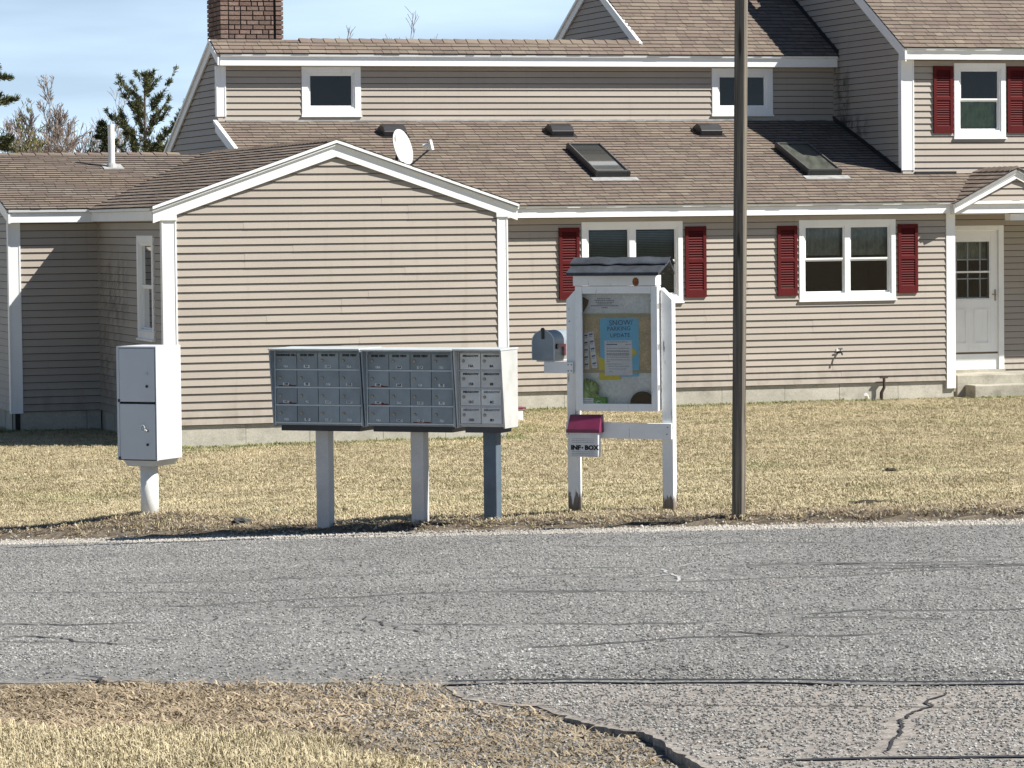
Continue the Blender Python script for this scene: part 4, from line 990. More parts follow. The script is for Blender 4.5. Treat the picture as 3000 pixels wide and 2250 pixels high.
def cluster(x, y, deg, x0, x1, z0, z1, cols, pale, post_mat, label, numbers, names, depth, rusty=()):
    t_ = thing('mailbox_cluster', x, y, deg, label, 'mailboxes', 'mailbox clusters on posts')
    body = M['mail_right'] if pale else M['galv']
    Y = -.20; back = Y + depth; e = .014
    cb_ = MB(); cb_.box(x0 - e, x1 + e, Y + .006, back, z0 - .02, z1 + .012); cb_.build('cabinet', body, t_, bevel=.004)
    # hood: sloping lid and two tapering side fins
    hd = MB(); zt = z1 + .014
    hd.hexa([(x0 - .030, Y - .095, zt + .002), (x1 + .030, Y - .095, zt + .002), (x1 + .030, back + .02, zt + .004), (x0 - .030, back + .02, zt + .004), (x0 - .030, Y - .100, zt + .016), (x1 + .030, Y - .100, zt + .016), (x1 + .030, back + .02, zt + .018), (x0 - .030, back + .02, zt + .018)])
    hd.build('hood', M['alu'], t_, bevel=.003)
    for xx in (x0 - .028, x1 + .016):
        fz = MB(); fz.prism([(Y - .085, zt), (back, zt), (back, z0 - .03), (Y - .012, z0 - .03)], lambda b, c, a: (a, b, c), xx, xx + .012); fz.build('side_fin', body, t_)
    cw, rh = (x1 - x0) / cols, (z1 - z0) / 4
    fr = MB()
    for r in range(5):
        zz = z1 - r * rh
        if 0 < r < 4 or r == 4: fr.box(x0 - .010, x1 + .010, Y - .008, Y + .006, zz - .006, zz + .005)
    fr.box(x0 - e, x0 - .004, Y - .010, Y + .006, z0 - .02, z1 + .01); fr.box(x1 + .004, x1 + e, Y - .010, Y + .006, z0 - .02, z1 + .01)
    fr.build('door_frame', body if pale else M['alu'], t_)
    dme = MB().box(.003, cw - .003, -.006, .004, .008, rh - .008).mesh('mailbox_door', M['pale_door'] if pale else M['galv_door'])
    lk = MB(); lk.tube([(0, 0, 0), (0, -.006, 0), (0, -.010, 0)], [.0125, .0125, .009], 14); lme = lk.mesh('lock', M['brass'])
    for r in range(4):
        for c in range(cols):
            ax, az = x0 + c * cw, z1 - (r + 1) * rh
            d = inst('mailbox_door', dme, t_, (ax, Y - random.uniform(0, .002), az))
            l = inst('lock', lme, d, (cw * (.18 if pale else .21), -.006, rh * (.52 if pale else .53)))
            num = numbers[c] + 'ABCD'[r]
            if not pale:
                w = .052; MB().box(cw * .47 - w / 2, cw * .47 + w / 2, -.0068, -.006, rh * .10, rh * .10 + .024).build('number_label', M['label'] if (r + c) % 3 else M['galv_door'], d)
                lettering(num, .026, d, cw * .47, -.0074, rh * .10 + .012, M['ink'] if (r + c) % 3 else M['label'], bold=.0008, name='number')
            else: lettering(num, .028, d, cw * .52, -.0066, rh * .24, M['ink'], bold=.0012, name='number')
            if pale: lettering(names[0], .024, d, cw * .52, -.0066, rh * .80, M['ink'] if (r + c) < 3 else M['ink_grey'], bold=.0012, sx=1.25, name='name_lettering')
            elif r == 0: lettering(names[c], .024, d, cw * .5, -.0066, rh * .82, M['ink'], bold=.0018, sx=1.0, name='name_lettering')
            if (r, c) in rusty:
                rp = MB(); n = 9
                for q in range(n + 1):
                    f_ = q / n; xx = cw * (.12 + .84 * f_); hh = .008 + .016 * abs(mnoise.noise(Vector((q * .9, r * 3, c)))) * (1 if f_ > .3 else .4)
                    rp.v += [(xx, -.0066, .008), (xx, -.0066, .008 + hh)]
                rp.f = [(2 * q, 2 * q + 2, 2 * q + 3, 2 * q + 1) for q in range(n)]; rp.build('rust_stain', M['rust'], d)
    tr = MB(); tr.box(x0 + .03, x1 - .02, Y + .02, back - .03, z0 - .068, z0 - .02); tr.build('tray', M['black'] if not pale else simple('dark_tray', (.05, .05, .055), .6), t_)
    p_ = MB(); p_.box(-.050, .066, -.055, .055, -.15, z0 - .06); p_.build('post', post_mat, t_, bevel=.006)
    return t_
RV = 'RIVER VIEW'
cluster(-1.562, 28.664, 22, -.328, .434, .862, 1.444, 4, False, M['post_grey'], 'left cluster of sixteen blue-grey mailboxes on a greyish post, next to the white parcel locker', ['10', '9', '11', '25'], ['HAMMOND HILL', RV, RV, RV], .34, {(1, 0), (2, 0)})
cluster(-.768, 28.32, 22, -.352, .396, .815, 1.391, 4, False, M['post_grey'], 'middle cluster of sixteen blue-grey mailboxes with rust-stained doors, between the two other clusters', ['18', '26', '12', '7'], [RV, RV, RV, 'MEADOW'], .34, {(1, 0), (2, 0), (3, 2)})
cluster(-.174, 28.085, 22, -.180, .182, .785, 1.365, 2, True, M['post_blue'], 'small pale grey cluster of eight mailboxes marked MEADOW on a dark blue-grey post', ['15', '8'], ['MEADOW'], .27)

# parcel locker
pl = thing('parcel_locker', -3.17, 30.2, 25, 'tall white parcel locker with two doors on a round white pedestal', 'parcel locker')
X0, X1, Y0, Y1, Za, Zb = -.199, .194, -.18, .24, .476, 1.464
c = MB(); c.box(X0, X1, Y0 + .012, Y1, Za, Zb); c.build('cabinet', M['locker'], pl, bevel=.006)
zm = Za + (Zb - Za) * .505
fr = MB(); fr.box(X0 - .002, X0 + .022, Y0 - .008, Y0 + .012, Za, Zb); fr.box(X1 - .006, X1 + .002, Y0 - .008, Y0 + .012, Za, Zb); fr.box(X0 + .022, X1 - .006, Y0 - .008, Y0 + .012, Zb - .014, Zb); fr.box(X0 + .022, X1 - .006, Y0 + .006, Y0 + .012, zm - .008, zm + .008); fr.build('front_frame', M['locker'], pl)
gp = MB(); gp.box(X0 + .020, X1 - .004, Y0 + .002, Y0 + .0118, Za, Zb - .012); gp.build('door_gap', M['crack'], pl)
for i, (b0, b1, holes) in enumerate(((zm + .010, Zb - .018, (.53, .29)), (Za + .008, zm - .010, (.52, .27)))):
    d = MB(); d.box(X0 + .026, X1 - .012, Y0 - .010, Y0 + .004, b0, b1); dd = d.build('locker_door', M['locker'], pl, bevel=.002)
    for q, hz in enumerate(holes):
        k = MB(); zz = b0 + (b1 - b0) * hz; xx = X1 - .09; r_ = .014 if (q == 0 and i == 0) else .012
        k.tube([(xx, Y0 - .010, zz), (xx, Y0 - .018, zz)], r_, 16); k.build('lock', M['alu'] if (q == 0 and i == 0) else M['black'] if q else M['brass'], dd)
    if i == 1:
        zz = b0 + (b1 - b0) * .52; k = MB(); pts = [(X1 - .09 - .02 - .022 + .022 * math.cos(a) , Y0 - .022, zz + .022 + .030 * math.sin(a)) for a in np.linspace(0, 2 * math.pi, 15)]
        k.tube(pts, .0045, 6); k.tube([(X1 - .09, Y0 - .024, zz), (X1 - .108, Y0 - .022, zz + .010)], .006, 6); k.build('key_tag', M['plastic_white'], dd)
    hg = MB(); hg.box(X0 + .010, X0 + .030, Y0 - .014, Y0 - .008, b0 - .004, b0 + .022); hg.build('hinge', M['black'], dd)
sl = MB(); sl.box(X1, X1 + .0015, Y0 + .04, Y1 - .03, zm - .022, zm - .004); sl.build('side_seam', M['alu'], pl)
b = MB(); b.hexa([(X0 + .06, Y0 + .05, Za - .055), (X1 - .06, Y0 + .05, Za - .055), (X1 - .06, Y1 - .05, Za - .055), (X0 + .06, Y1 - .05, Za - .055), (X0 + .03, Y0 + .03, Za - .004), (X1 - .02, Y0 + .03, Za - .004), (X1 - .02, Y1 - .03, Za - .004), (X0 + .03, Y1 - .03, Za - .004)]); b.build('base_plate', M['locker'], pl)
p_ = MB(); p_.tube([(-.012, .02, -.15), (-.012, .02, Za - .05)], .078, 32); po = p_.build('pedestal', M['plastic_white'], pl); po.data.polygons.foreach_set('use_smooth', [len(q.vertices) == 4 for q in po.data.polygons])

# notice board
kb = thing('notice_board', .90, 28.3, 20, 'weathered white notice board on two posts with a small dark felt roof', 'notice board')
def pb(name, mb, mat=None, bevel=.004, parent=None): return mb.build(name, mat or M['white_wood'], parent or kb, bevel=bevel)
for (a0, a1, sg) in ((-.447, -.355, -1), (.365, .458, 1)):
    m_ = MB(); lo, hi = 1.735, 1.83
    za, zb = (lo, hi) if sg < 0 else (hi, lo)
    m_.hexa([(a0, -.09, -.2), (a1, -.09, -.2), (a1, .0, -.2), (a0, .0, -.2), (a0, -.09, za), (a1, -.09, zb), (a1, .0, zb), (a0, .0, za)]); pb('post', m_)
Fy, By = -.150, -.038
FX0, FX1, OX0, OX1, FZ0, FZ1, OZ0, OZ1 = -.350, .353, -.290, .296, .831, 1.846, .891, 1.786
m_ = MB(); m_.box(FX0, OX0, Fy, Fy + .02, FZ0, FZ1); m_.box(OX1, FX1, Fy, Fy + .02, FZ0, FZ1); m_.box(OX0, OX1, Fy, Fy + .0195, OZ1, FZ1); m_.box(OX0, OX1, Fy, Fy + .0195, FZ0, OZ0); pb('door_frame', m_)
m_ = MB(); m_.add([(OX0, Fy + .012, OZ0), (OX1, Fy + .012, OZ0), (OX1, Fy + .012, OZ1), (OX0, Fy + .012, OZ1)], [(0, 1, 2, 3)]); m_.build('pane', M['clear_pane'], kb)
m_ = MB(); m_.box(FX0 + .004, FX0 + .022, Fy + .021, By, FZ0 + .003, FZ1); m_.box(FX1 - .022, FX1 - .004, Fy + .021, By, FZ0 + .003, FZ1); m_.box(FX0 + .022, FX1 - .022, Fy + .021, By, FZ0 + .003, FZ0 + .03); m_.box(FX0 + .022, FX1 - .022, Fy + .021, By, FZ1 - .025, FZ1); pb('cabinet', m_)
m_ = MB(); m_.box(FX0 + .022, FX1 - .022, By - .012, By - .002, FZ0 + .03, FZ1 - .025); pb('back_panel', m_, M['panel_white'], 0)
m_ = MB(); m_.box(-.362, .345, Fy - .012, By + .02, 1.850, 1.932); pb('header', m_)
for zz in (1.0, 1.33, 1.66):
    m_ = MB(); m_.box(FX1 - .003, FX1 + .004, Fy + .004, Fy + .035, zz, zz + .045); pb('hinge', m_, M['flash'], 0)
rs = MB(); n = 10; rs.add([(.175 + .028 * (1 + .5 * mnoise.noise(Vector((k, 1, 0)))) * math.cos(k * 2 * math.pi / n), Fy - .0135, 1.880 + .036 * (1 + .6 * mnoise.noise(Vector((k, 5, 0)))) * math.sin(k * 2 * math.pi / n)) for k in range(n)], [tuple(range(n))]); rs.build('rust_stain', simple('orange_rust', (.20, .065, .02), .8, .4, 50), kb)
# roof: two slopes with a second felt layer and a torn right end
RX0, RX1, EVy, EVz, RGy, RGz = -.385, .430, -.265, 1.935, -.045, 2.062
rf = MB()
for (y0, z0_, y1, z1_) in ((EVy, EVz, RGy, RGz), (.18, EVz, RGy, RGz)):
    rf.hexa([(RX0, y0, z0_ - .004), (RX1 - .03, y0, z0_ - .004), (RX1, y1, z1_ - .02), (RX0 + .01, y1, z1_ - .02), (RX0, y0, z0_ + .024), (RX1 - .03, y0, z0_ + .024), (RX1, y1, z1_ + .006), (RX0 + .01, y1, z1_ + .006)])
rfo = rf.build('roof', M['felt'], kb, bevel=.003)
ly = MB(); n = 24
for q in range(n + 1):
    f_ = q / n; xx = RX0 - .004 + (RX1 + .016 - RX0) * f_; sag = .010 * mnoise.noise(Vector((f_ * 6, 2, 0)))
    k0 = .50 + .05 * mnoise.noise(Vector((f_ * 9, 8, 0)))
    yy, zz = EVy + (RGy - EVy) * k0, EVz + (RGz - EVz) * k0
    ly.v += [(xx, yy - .004, zz + .026 + sag * .6), (xx, yy, zz + .034 + sag * .6), (xx, RGy, RGz + .018 + sag), (xx, .06, EVz + .085)]
for q in range(n):
    for k in range(3): ly.f.append((4 * q + k, 4 * q + 4 + k, 4 * q + 5 + k, 4 * q + 1 + k))
ly.build('felt_layer', M['felt'], rfo)
m_ = MB(); m_.box(-.454, .449, -.118, -.091, .605, .735); cbd = pb('crossboard', m_)
cbd.location = (0, 0, 0); cbd.rotation_euler = (0, .006, 0)
m_ = MB(); m_.box(-.636, -.384, -.118, -.091, 1.135, 1.226); pb('mailbox_arm', m_)
nl = MB()
for (x, z) in ((-.425, .64), (-.425, .69), (.415, .645), (.42, .70), (-.425, 1.155), (-.425, 1.205), (-.378 - .02, 1.155), (-.378 - .02, 1.205), (-.41, 1.56)): nl.tube([(x, -.117, z), (x, -.1205, z)], .005, 8)
nl.build('nail_heads', M['black'], kb)
# corner brackets inside
for sg in (-1, 1):
    m_ = MB(); x = -.318 if sg < 0 else .322; m_.prism([(x, 1.76), (x - sg * .055, 1.73), (x - sg * .045, 1.69), (x, 1.62)], lambda a, b, d: (a, d, b), -.068, -.052); m_.build('corner_bracket', M['black'], kb)
# cork board with pale frame belongs to the board
ck = MB(); ck.box(-.326, .326, -.059, -.051, 1.150, 1.612); cork = ck.build('cork_board', M['cork'], kb)
m_ = MB(); m_.box(-.326, .326, -.0635, -.0592, 1.594, 1.620); m_.box(-.326, .326, -.0635, -.0592, 1.138, 1.160); m_.box(-.326, -.302, -.0635, -.0592, 1.16, 1.594); m_.box(.302, .326, -.0635, -.0592, 1.16, 1.594); m_.build('board_edge', M['pine_strip'], cork)

KBC = kb.location + Matrix.Rotation(kb.rotation_euler[2], 3, 'Z') @ Vector((0, -.038, 0))
def sheet(name, pts, yl, mat, label, cat, th=.0012):
    o = empty(name, KBC, kb.rotation_euler[2], label, cat)
    MB().prism(pts, lambda a, b, d: (a, d, b), yl, yl - th).build('sheet', mat, o)
    return o
def rectp(x0, x1, z0, z1, rot=0.0):
    cx, cz = (x0 + x1) / 2, (z0 + z1) / 2; c, s = math.cos(rot), math.sin(rot)
    return [(cx + (a - cx) * c - (b - cz) * s, cz + (a - cx) * s + (b - cz) * c) for a, b in ((x0, z0), (x1, z0), (x1, z1), (x0, z1))]
def dashes(parent, rows, yl, mat, name='printed_line', ph=0):
    """rows of print too small to read: short dashes of varying length"""
    mb = MB()
    for (x0, x1, z, h) in rows:
        x = x0
        while x < x1:
            w = random.uniform(.006, .017); mb.box(x, min(x + w, x1), yl - .0004, yl, z - h / 2, z + h / 2); x += w + .003
    mb.build(name, mat, parent)
s1 = sheet('house_rules_notice', rectp(-.258, -.005, 1.655, 1.752), -.0135, M['paper'], 'small white notice with six printed lines at the top of the notice board', 'notice')
dashes(s1, [(-.19, -.075, 1.742, .007), (-.215, -.045, 1.728, .007), (-.205, -.05, 1.713, .007), (-.19, -.065, 1.699, .007), (-.245, -.012, 1.684, .007), (-.155, -.10, 1.669, .007)], -.0150, M['ink_grey'])
def rounded(x0, x1, z0, z1, r):
    pts = []
    for (cx, cz, a0) in ((x1 - r, z0 + r, -90), (x1 - r, z1 - r, 0), (x0 + r, z1 - r, 90), (x0 + r, z0 + r, 180)):
        for k in range(4): a = math.radians(a0 + k * 30); pts.append((cx + r * math.cos(a), cz + r * math.sin(a)))
    return pts
s2 = sheet('blue_poster', rounded(-.166, .164, 1.108, 1.583, .018), -.0222, M['blue_card'], 'bright blue poster headed SNOW/ PARKING UPDATE on the cork board', 'poster')
for (tx, z, sz, x) in (('SNOW/', 1.545, .060, .012), ('PARKING', 1.497, .048, -.005), ('UPDATE', 1.442, .046, .005), ('RULES', 1.392, .026, .010)): lettering(tx, sz, s2, x, -.0238, z, M['ink_blue'], bold=.0006, rz=-.03)
s3 = sheet('yellow_card', [(-.176, 1.079), (.016, 1.084), (-.01, 1.12), (-.10, 1.14), (-.118, 1.235), (-.178, 1.275)], -.0242, M['yellow_card'], 'yellow corner of card below the letter on the blue poster', 'card')
s4 = sheet('yellow_card', [(.085, 1.235), (.152, 1.308), (.085, 1.362)], -.0246, M['yellow_card'], 'yellow triangle of card pointing right behind the letter', 'card')
s5 = sheet('printed_letter', rectp(-.128, .108, 1.117, 1.402, .012), -.0262, M['paper'], 'white printed letter with handwriting pinned over the blue poster', 'letter')
dashes(s5, [(-.108, .075, 1.390, .005)], -.0276, M['ink_grey']); MB().box(-.112, -.018, -.0279, -.0275, 1.366, 1.374).build('heading_bar', M['ink_blue'], s5)
dashes(s5, [(-.11, .085, z, .0042) for z in (1.338, 1.318, 1.311, 1.296, 1.289, 1.282, 1.266, 1.244)] + [(-.11, -.085, 1.230, .004), (-.11, .02, 1.210, .004), (.05, .10, 1.369, .004)], -.0276, M['ink_grey'])
for (z, x0, x1) in ((1.192, -.10, .085), (1.170, -.09, .06), (1.148, -.09, -.06)):
    hw_ = MB(); pts = [(x, -.0280, z + .006 * mnoise.noise(Vector((x * 160, z * 90, 0)))) for x in np.arange(x0, x1, .0035)]; hw_.tube(pts, .0011, 4); hw_.build('handwriting', M['ink_blue'], s5)
for (x0, x1, z0, z1, rot, lab) in ((-.313, -.265, 1.166, 1.462, .02, 'left white strip of printed tags on the cork board'), (-.255, -.209, 1.176, 1.472, .115, 'right leaning white strip of printed tags on the cork board')):
    st_ = sheet('tag_strip', rectp(x0, x1, z0, z1, rot), -.0225, M['paper'], lab, 'paper strip')
    cx, cz = (x0 + x1) / 2, (z0 + z1) / 2
    for k in range(5):
        f_ = (k + .5) / 5 - .5; zz = cz + f_ * (z1 - z0); xx = cx - f_ * (z1 - z0) * rot
        MB().prism(rectp(xx - .016, xx + .016, zz + .004, zz + .016, rot + .08), lambda a, b, d: (a, d, b), -.0240, -.0244).build('printed_mark', M['ink_blue'], st_)
        dashes(st_, [(xx - .016, xx + .016, zz - .004, .003), (xx - .016, xx + .012, zz - .011, .003)], -.0240, M['ink_grey'])
zf = FZ0 + .03
gb = empty('green_card_box', KBC, kb.rotation_euler[2], 'green and white card box with a C emblem inside the notice board', 'box')
m_ = MB(); m_.box(-.206, -.108, -.09, -.02, zf, zf + .079); g_ = m_.build('green_side', M['green_box'], gb, bevel=.002)
m_ = MB(); m_.box(-.325, -.207, -.088, -.022, zf, zf + .075); m_.build('white_side', M['paper'], gb, bevel=.002)
lettering('C', .042, g_, -.168, -.0915, zf + .035, M['paper'], bold=.002, name='emblem')
for a in (-40, 0, 40, 140, 180, 220):
    r0_, r1_ = .022, .033; a_ = math.radians(a); m_ = MB(); m_.tube([(-.168 + r0_ * math.cos(a_), -.0913, zf + .035 + r0_ * .8 * math.sin(a_)), (-.168 + r1_ * math.cos(a_), -.0913, zf + .035 + r1_ * .8 * math.sin(a_))], .0022, 6); m_.build('emblem_ray', M['paper'], g_)
dashes(gb, [(-.31, -.22, zf + .060, .004), (-.31, -.23, zf + .045, .003)], -.0882, M['ink_grey'])
def blob(cx, cy, cz, rx, ry, rz, seed, amp, seg=20, rings=12, crease=5.0):
    mb = MB()
    for i in range(rings + 1):
        th = math.pi * i / rings
        for k in range(seg):
            ph = 2 * math.pi * k / seg; d = Vector((math.sin(th) * math.cos(ph), math.sin(th) * math.sin(ph), math.cos(th)))
            q = 1 + amp * mnoise.noise(d * crease * .5 + Vector((seed, 0, 0))) + amp * .5 * mnoise.noise(d * crease + Vector((0, seed, 0)))
            mb.v.append((cx + d.x * rx * q, cy + d.y * ry * q, cz + d.z * rz * q))
    for i in range(rings):
        for k in range(seg): mb.f.append((i * seg + k, (i + 1) * seg + k, (i + 1) * seg + (k + 1) % seg, i * seg + (k + 1) % seg))
    return mb
bg_ = empty('plastic_bag', KBC, kb.rotation_euler[2], 'crumpled translucent green plastic bag behind the green card box', 'bag')
blob(-.275, -.055, zf + .12, .062, .030, .10, 3, .5, 28, 18, 7).build('crumpled_bag', M['bag'], bg_, smooth=True)
blob(-.215, -.050, zf + .14, .040, .028, .055, 6, .45, 24, 14, 7).build('bag_top', M['bag'], bg_, smooth=True)
for k in range(3):
    MB().tube([(-.30 + k * .035, -.088, zf + .16 - k * .02), (-.24 + k * .03, -.092, zf + .10), (-.195 + k * .02, -.088, zf + .075)], [.003, .007, .004], 6).build('bag_handle', M['bag'], bg_)
cp = empty('brown_cap', KBC, kb.rotation_euler[2], 'dark brown cloth cap lying in the lower right of the notice board', 'cap')
cm = MB(); SG, RG = 28, 10
for i in range(RG + 1):
    th = math.pi / 2 * i / RG
    for k in range(SG):
        ph = 2 * math.pi * k / SG; cm.v.append((.205 + .105 * math.sin(th) * math.cos(ph) * (1.0 if math.cos(ph) > 0 else 1.05), -.058 + .036 * math.sin(th) * math.sin(ph), zf + .002 + .128 * math.cos(th) ** .8))
cm.f = [(i * SG + k, (i + 1) * SG + k, (i + 1) * SG + (k + 1) % SG, i * SG + (k + 1) % SG) for i in range(RG) for k in range(SG)]
cm.build('crown', M['cap'], cp, smooth=True)
br = MB(); n = 14
for q in range(n + 1):
    a = math.pi * q / n; br.v += [(.125 - .085 * math.sin(a), -.058 - .034 * math.cos(a), zf + .012), (.165, -.058 - .034 * math.cos(a), zf + .045), (.125 - .085 * math.sin(a), -.058 - .034 * math.cos(a), zf + .006), (.165, -.058 - .034 * math.cos(a), zf + .004)]
for q in range(n): br.f += [(4 * q, 4 * q + 4, 4 * q + 5, 4 * q + 1), (4 * q + 2, 4 * q + 3, 4 * q + 7, 4 * q + 6), (4 * q, 4 * q + 2, 4 * q + 6, 4 * q + 4)]
br.build('peak', M['cap'], cp, smooth=True)

# mailbox on the arm of the notice board
mbx = empty('mailbox', kb.location, kb.rotation_euler[2], 'single grey arched mailbox with a red flag beside the notice board', 'mailbox')
x0, x1, zb_, zt_ = -.732, -.552, 1.243, 1.482
def arch(e=0.0, n=16):
    r = (x1 - x0) / 2 + e; cx = (x0 + x1) / 2; zc = zt_ + e - r
    return [(x0 - e, zb_ - e * .4), (x1 + e, zb_ - e * .4)] + [(cx + r * math.cos(math.pi * k / n), zc + r * math.sin(math.pi * k / n)) for k in range(n + 1)]
fa = lambda a, b, d: (a, d, b)
MB().prism(arch(), fa, -.085, .36).build('body', M['galv'], mbx, bevel=.003)
MB().prism(arch(.006), fa, -.112, -.084).build('door', M['galv'], mbx, bevel=.003)
rim = MB(); A_o, A_i = arch(.008), arch(.001); n = len(A_o)
rim.v = [fa(a, b, d) for P in (A_o, A_i) for d in (-.1125, -.1165) for a, b in P]
for k in range(1, n): rim.f.append((n + k, n + (k + 1) % n, 3 * n + (k + 1) % n, 3 * n + k)); rim.f.append((k, (k + 1) % n, n + (k + 1) % n, n + k))
rim.build('door_rim', M['alu'], mbx)
k_ = MB(); k_.box(-.654, -.630, -.126, -.110, 1.415, 1.475); k_.tube([(-.642, -.112, 1.490), (-.642, -.126, 1.490)], .018, 12); k_.tube([(-.642, -.118, 1.488), (-.60, -.06, 1.478)], .006, 6); k_.build('latch', M['black'], mbx, bevel=.003)
fl = MB(); fl.tube([(x1 + .001, -.045, 1.352), (x1 + .016, -.045, 1.352)], .022, 14); fo = fl.build('flag_hub', M['black'], mbx)
fl = MB(); fl.box(x1 + .010, x1 + .015, -.04, .16, 1.346, 1.366); fl.box(x1 + .010, x1 + .015, .10, .16, 1.27, 1.346); fl.build('flag', M['flag'], fo)
MB().box(-.705, -.555, -.10, .34, 1.2275, 1.242).build('base_board', M['post_grey'], mbx)

# leaflet box
ib_ = empty('info_box', kb.location, kb.rotation_euler[2], 'clear leaflet box with maroon lid, lettered INFO BOX, on the crossboard', 'leaflet box')
b = MB(); b.hexa([(-.392, -.185, .456), (-.150, -.185, .456), (-.150, -.120, .456), (-.392, -.120, .456), (-.398, -.205, .665), (-.144, -.205, .665), (-.144, -.120, .665), (-.398, -.120, .665)]); b.build('clear_body', M['clear'], ib_, bevel=.006)
b = MB(); b.hexa([(-.410, -.225, .655), (-.128, -.225, .655), (-.120, -.119, .655), (-.410, -.119, .655), (-.398, -.165, .800), (-.128, -.165, .800), (-.122, -.119, .800), (-.400, -.119, .800)]); lid = b.build('lid', M['maroon'], ib_, bevel=.005)
b = MB(); b.box(-.411, -.127, -.2275, -.2245, .656, .684); b.build('lid_rim', M['maroon'], lid)
for (tx, x) in (('INF', -.340), ('BOX', -.205)): lettering(tx, .050, ib_, x, -.1945, .532, M['ink'], bold=.003, sx=1.12)
MB().tube([(-.283, -.1925, .532), (-.283, -.1945, .532)], .007, 12).build('lettering_dot', M['ink'], ib_)
dashes(ib_, [(-.37, -.18, z, .003) for z in (.485, .472, .500, .575, .590, .605, .620)], -.1995, M['ink_grey'])

# timber pole
po = thing('utility_pole', 1.738, 26.84, 20, 'tall weathered square timber pole standing right of the notice board', 'pole')
pm = MB(); N = 60
for q in range(N + 1):
    z = -.3 + 6.3 * q / N; cx = .007 + .0138 * z; w = .0425 - .0004 * z
    j = lambda s: .0025 * mnoise.noise(Vector((z * 2.3, s, 0)))
    pm.v += [(cx - w + j(1), -w + j(2), z), (cx + w - .006 + j(3), -w + j(4), z), (cx + w + j(3), -w + .006 + j(4), z), (cx + w + j(5), w + j(6), z), (cx - w + j(7), w + j(8), z)]
for q in range(N):
    for k in range(5): pm.f.append((5 * q + k, 5 * q + (k + 1) % 5, 5 * q + 5 + (k + 1) % 5, 5 * q + 5 + k))
pm.f.append(tuple(5 * N + k for k in range(5)))
pm.build('timber', M['pole'], po)
nl = MB(); nl.tube([(.045, -.044, 1.2), (.045, -.048, 1.2)], .004, 6); nl.tube([(.06, -.042, 2.35), (.06, -.047, 2.35)], .005, 6); nl.build('nail', M['rust'], po)

# small white drain box near the house, stones and clods in the grass
sb = empty('drain_box', (.06, 50.2, 0), A_, 'small white box with a dark lid on the grass by the house foundation', 'box')
MB().box(-.16, .07, -.1, .1, -.05, .165).build('box', M['plastic_white'], sb, bevel=.006); MB().box(-.18, .11, -.12, .12, .166, .19).build('lid', M['maroon'], sb, bevel=.004)
def rock(name, x, y, rx, ry, rz, seed, mat, label, cat):
    o = blob(0, 0, 0, rx, ry, rz, seed, .55, 16, 10, 4).build(name, mat)
    o.location = (x, y, gz(x, y) + rz * .25); return tag(o, label, cat)
rock('rock', -2.30, 29.29, .085, .07, .045, 2, M['rock'], 'dark mossy rock in the dirt between the parcel locker and the mailboxes', 'rock')
rock('flat_stone', -2.12, 31.1, .085, .05, .018, 5, M['rock'], 'flat brown stone in the grass behind the dark rock', 'stone')
rock('soil_clod', 2.86, 27.5, .20, .10, .022, 9, M['soil_clod'], 'long dark clod of bare soil in the lawn right of the timber pole', 'clod')
rock('soil_clod', 3.06, 27.42, .10, .05, .015, 19, M['soil_clod'], 'small clod of dark soil at the right end of the long bare patch', 'clod')
rock('soil_clod', 4.14, 38.0, .09, .05, .03, 12, M['soil_clod'], 'small dark clod far back in the right lawn', 'clod')
rock('pine_cone', -3.25, 31.6, .035, .035, .03, 15, M['soil_clod'], 'small dark cone lying right behind the locker pedestal', 'cone')
rock('pine_cone', -1.50, 30.8, .03, .03, .025, 17, M['soil_clod'], 'small dark cone lying between the two greyish posts', 'cone')

# ================================================================== TREES BEHIND THE HOUSE
def needle_mat(name, a, b):
    t = NT(name); r = t.irand()
    c = t.mul(t.mix(r, a, b), t.lin(t.noise(t.pos(), .8, 3), .3, .7, .7, 1.3))
    return t.done(c, .7, spec=.2)
M['needles'] = needle_mat('pine_needles', (.040, .054, .024), (.115, .118, .055))
M['needles_dark'] = needle_mat('dark_needles', (.020, .030, .014), (.060, .070, .028))
M['needles_olive'] = needle_mat('olive_needles', (.080, .085, .026), (.165, .150, .050))
M['bark'] = simple('grey_bark', (.12, .10, .085), .9, .3, 6)
M['twig'] = simple('grey_brown_twigs', (.24, .195, .165), .9, .25, 2)
def needles(mb, c, d, ln, n, rad, rng):
    """a brush of thin blades round the end of a branchlet"""
    for k in range(n):
        a = rng.normal(0, 1, 3); a /= np.linalg.norm(a)
        dd = np.array(d) * .9 + a * .75; dd /= np.linalg.norm(dd)
        p = np.array(c) + rng.normal(0, rad, 3); s = np.cross(dd, rng.normal(0, 1, 3)); s /= np.linalg.norm(s) + 1e-6
        l = ln * rng.uniform(.6, 1.2); w = ln * .12
        b = len(mb.v); mb.v += [tuple(p - s * w), tuple(p + s * w), tuple(p + dd * l + s * w * .4), tuple(p + dd * l - s * w * .4)]; mb.f.append((b, b + 1, b + 2, b + 3))
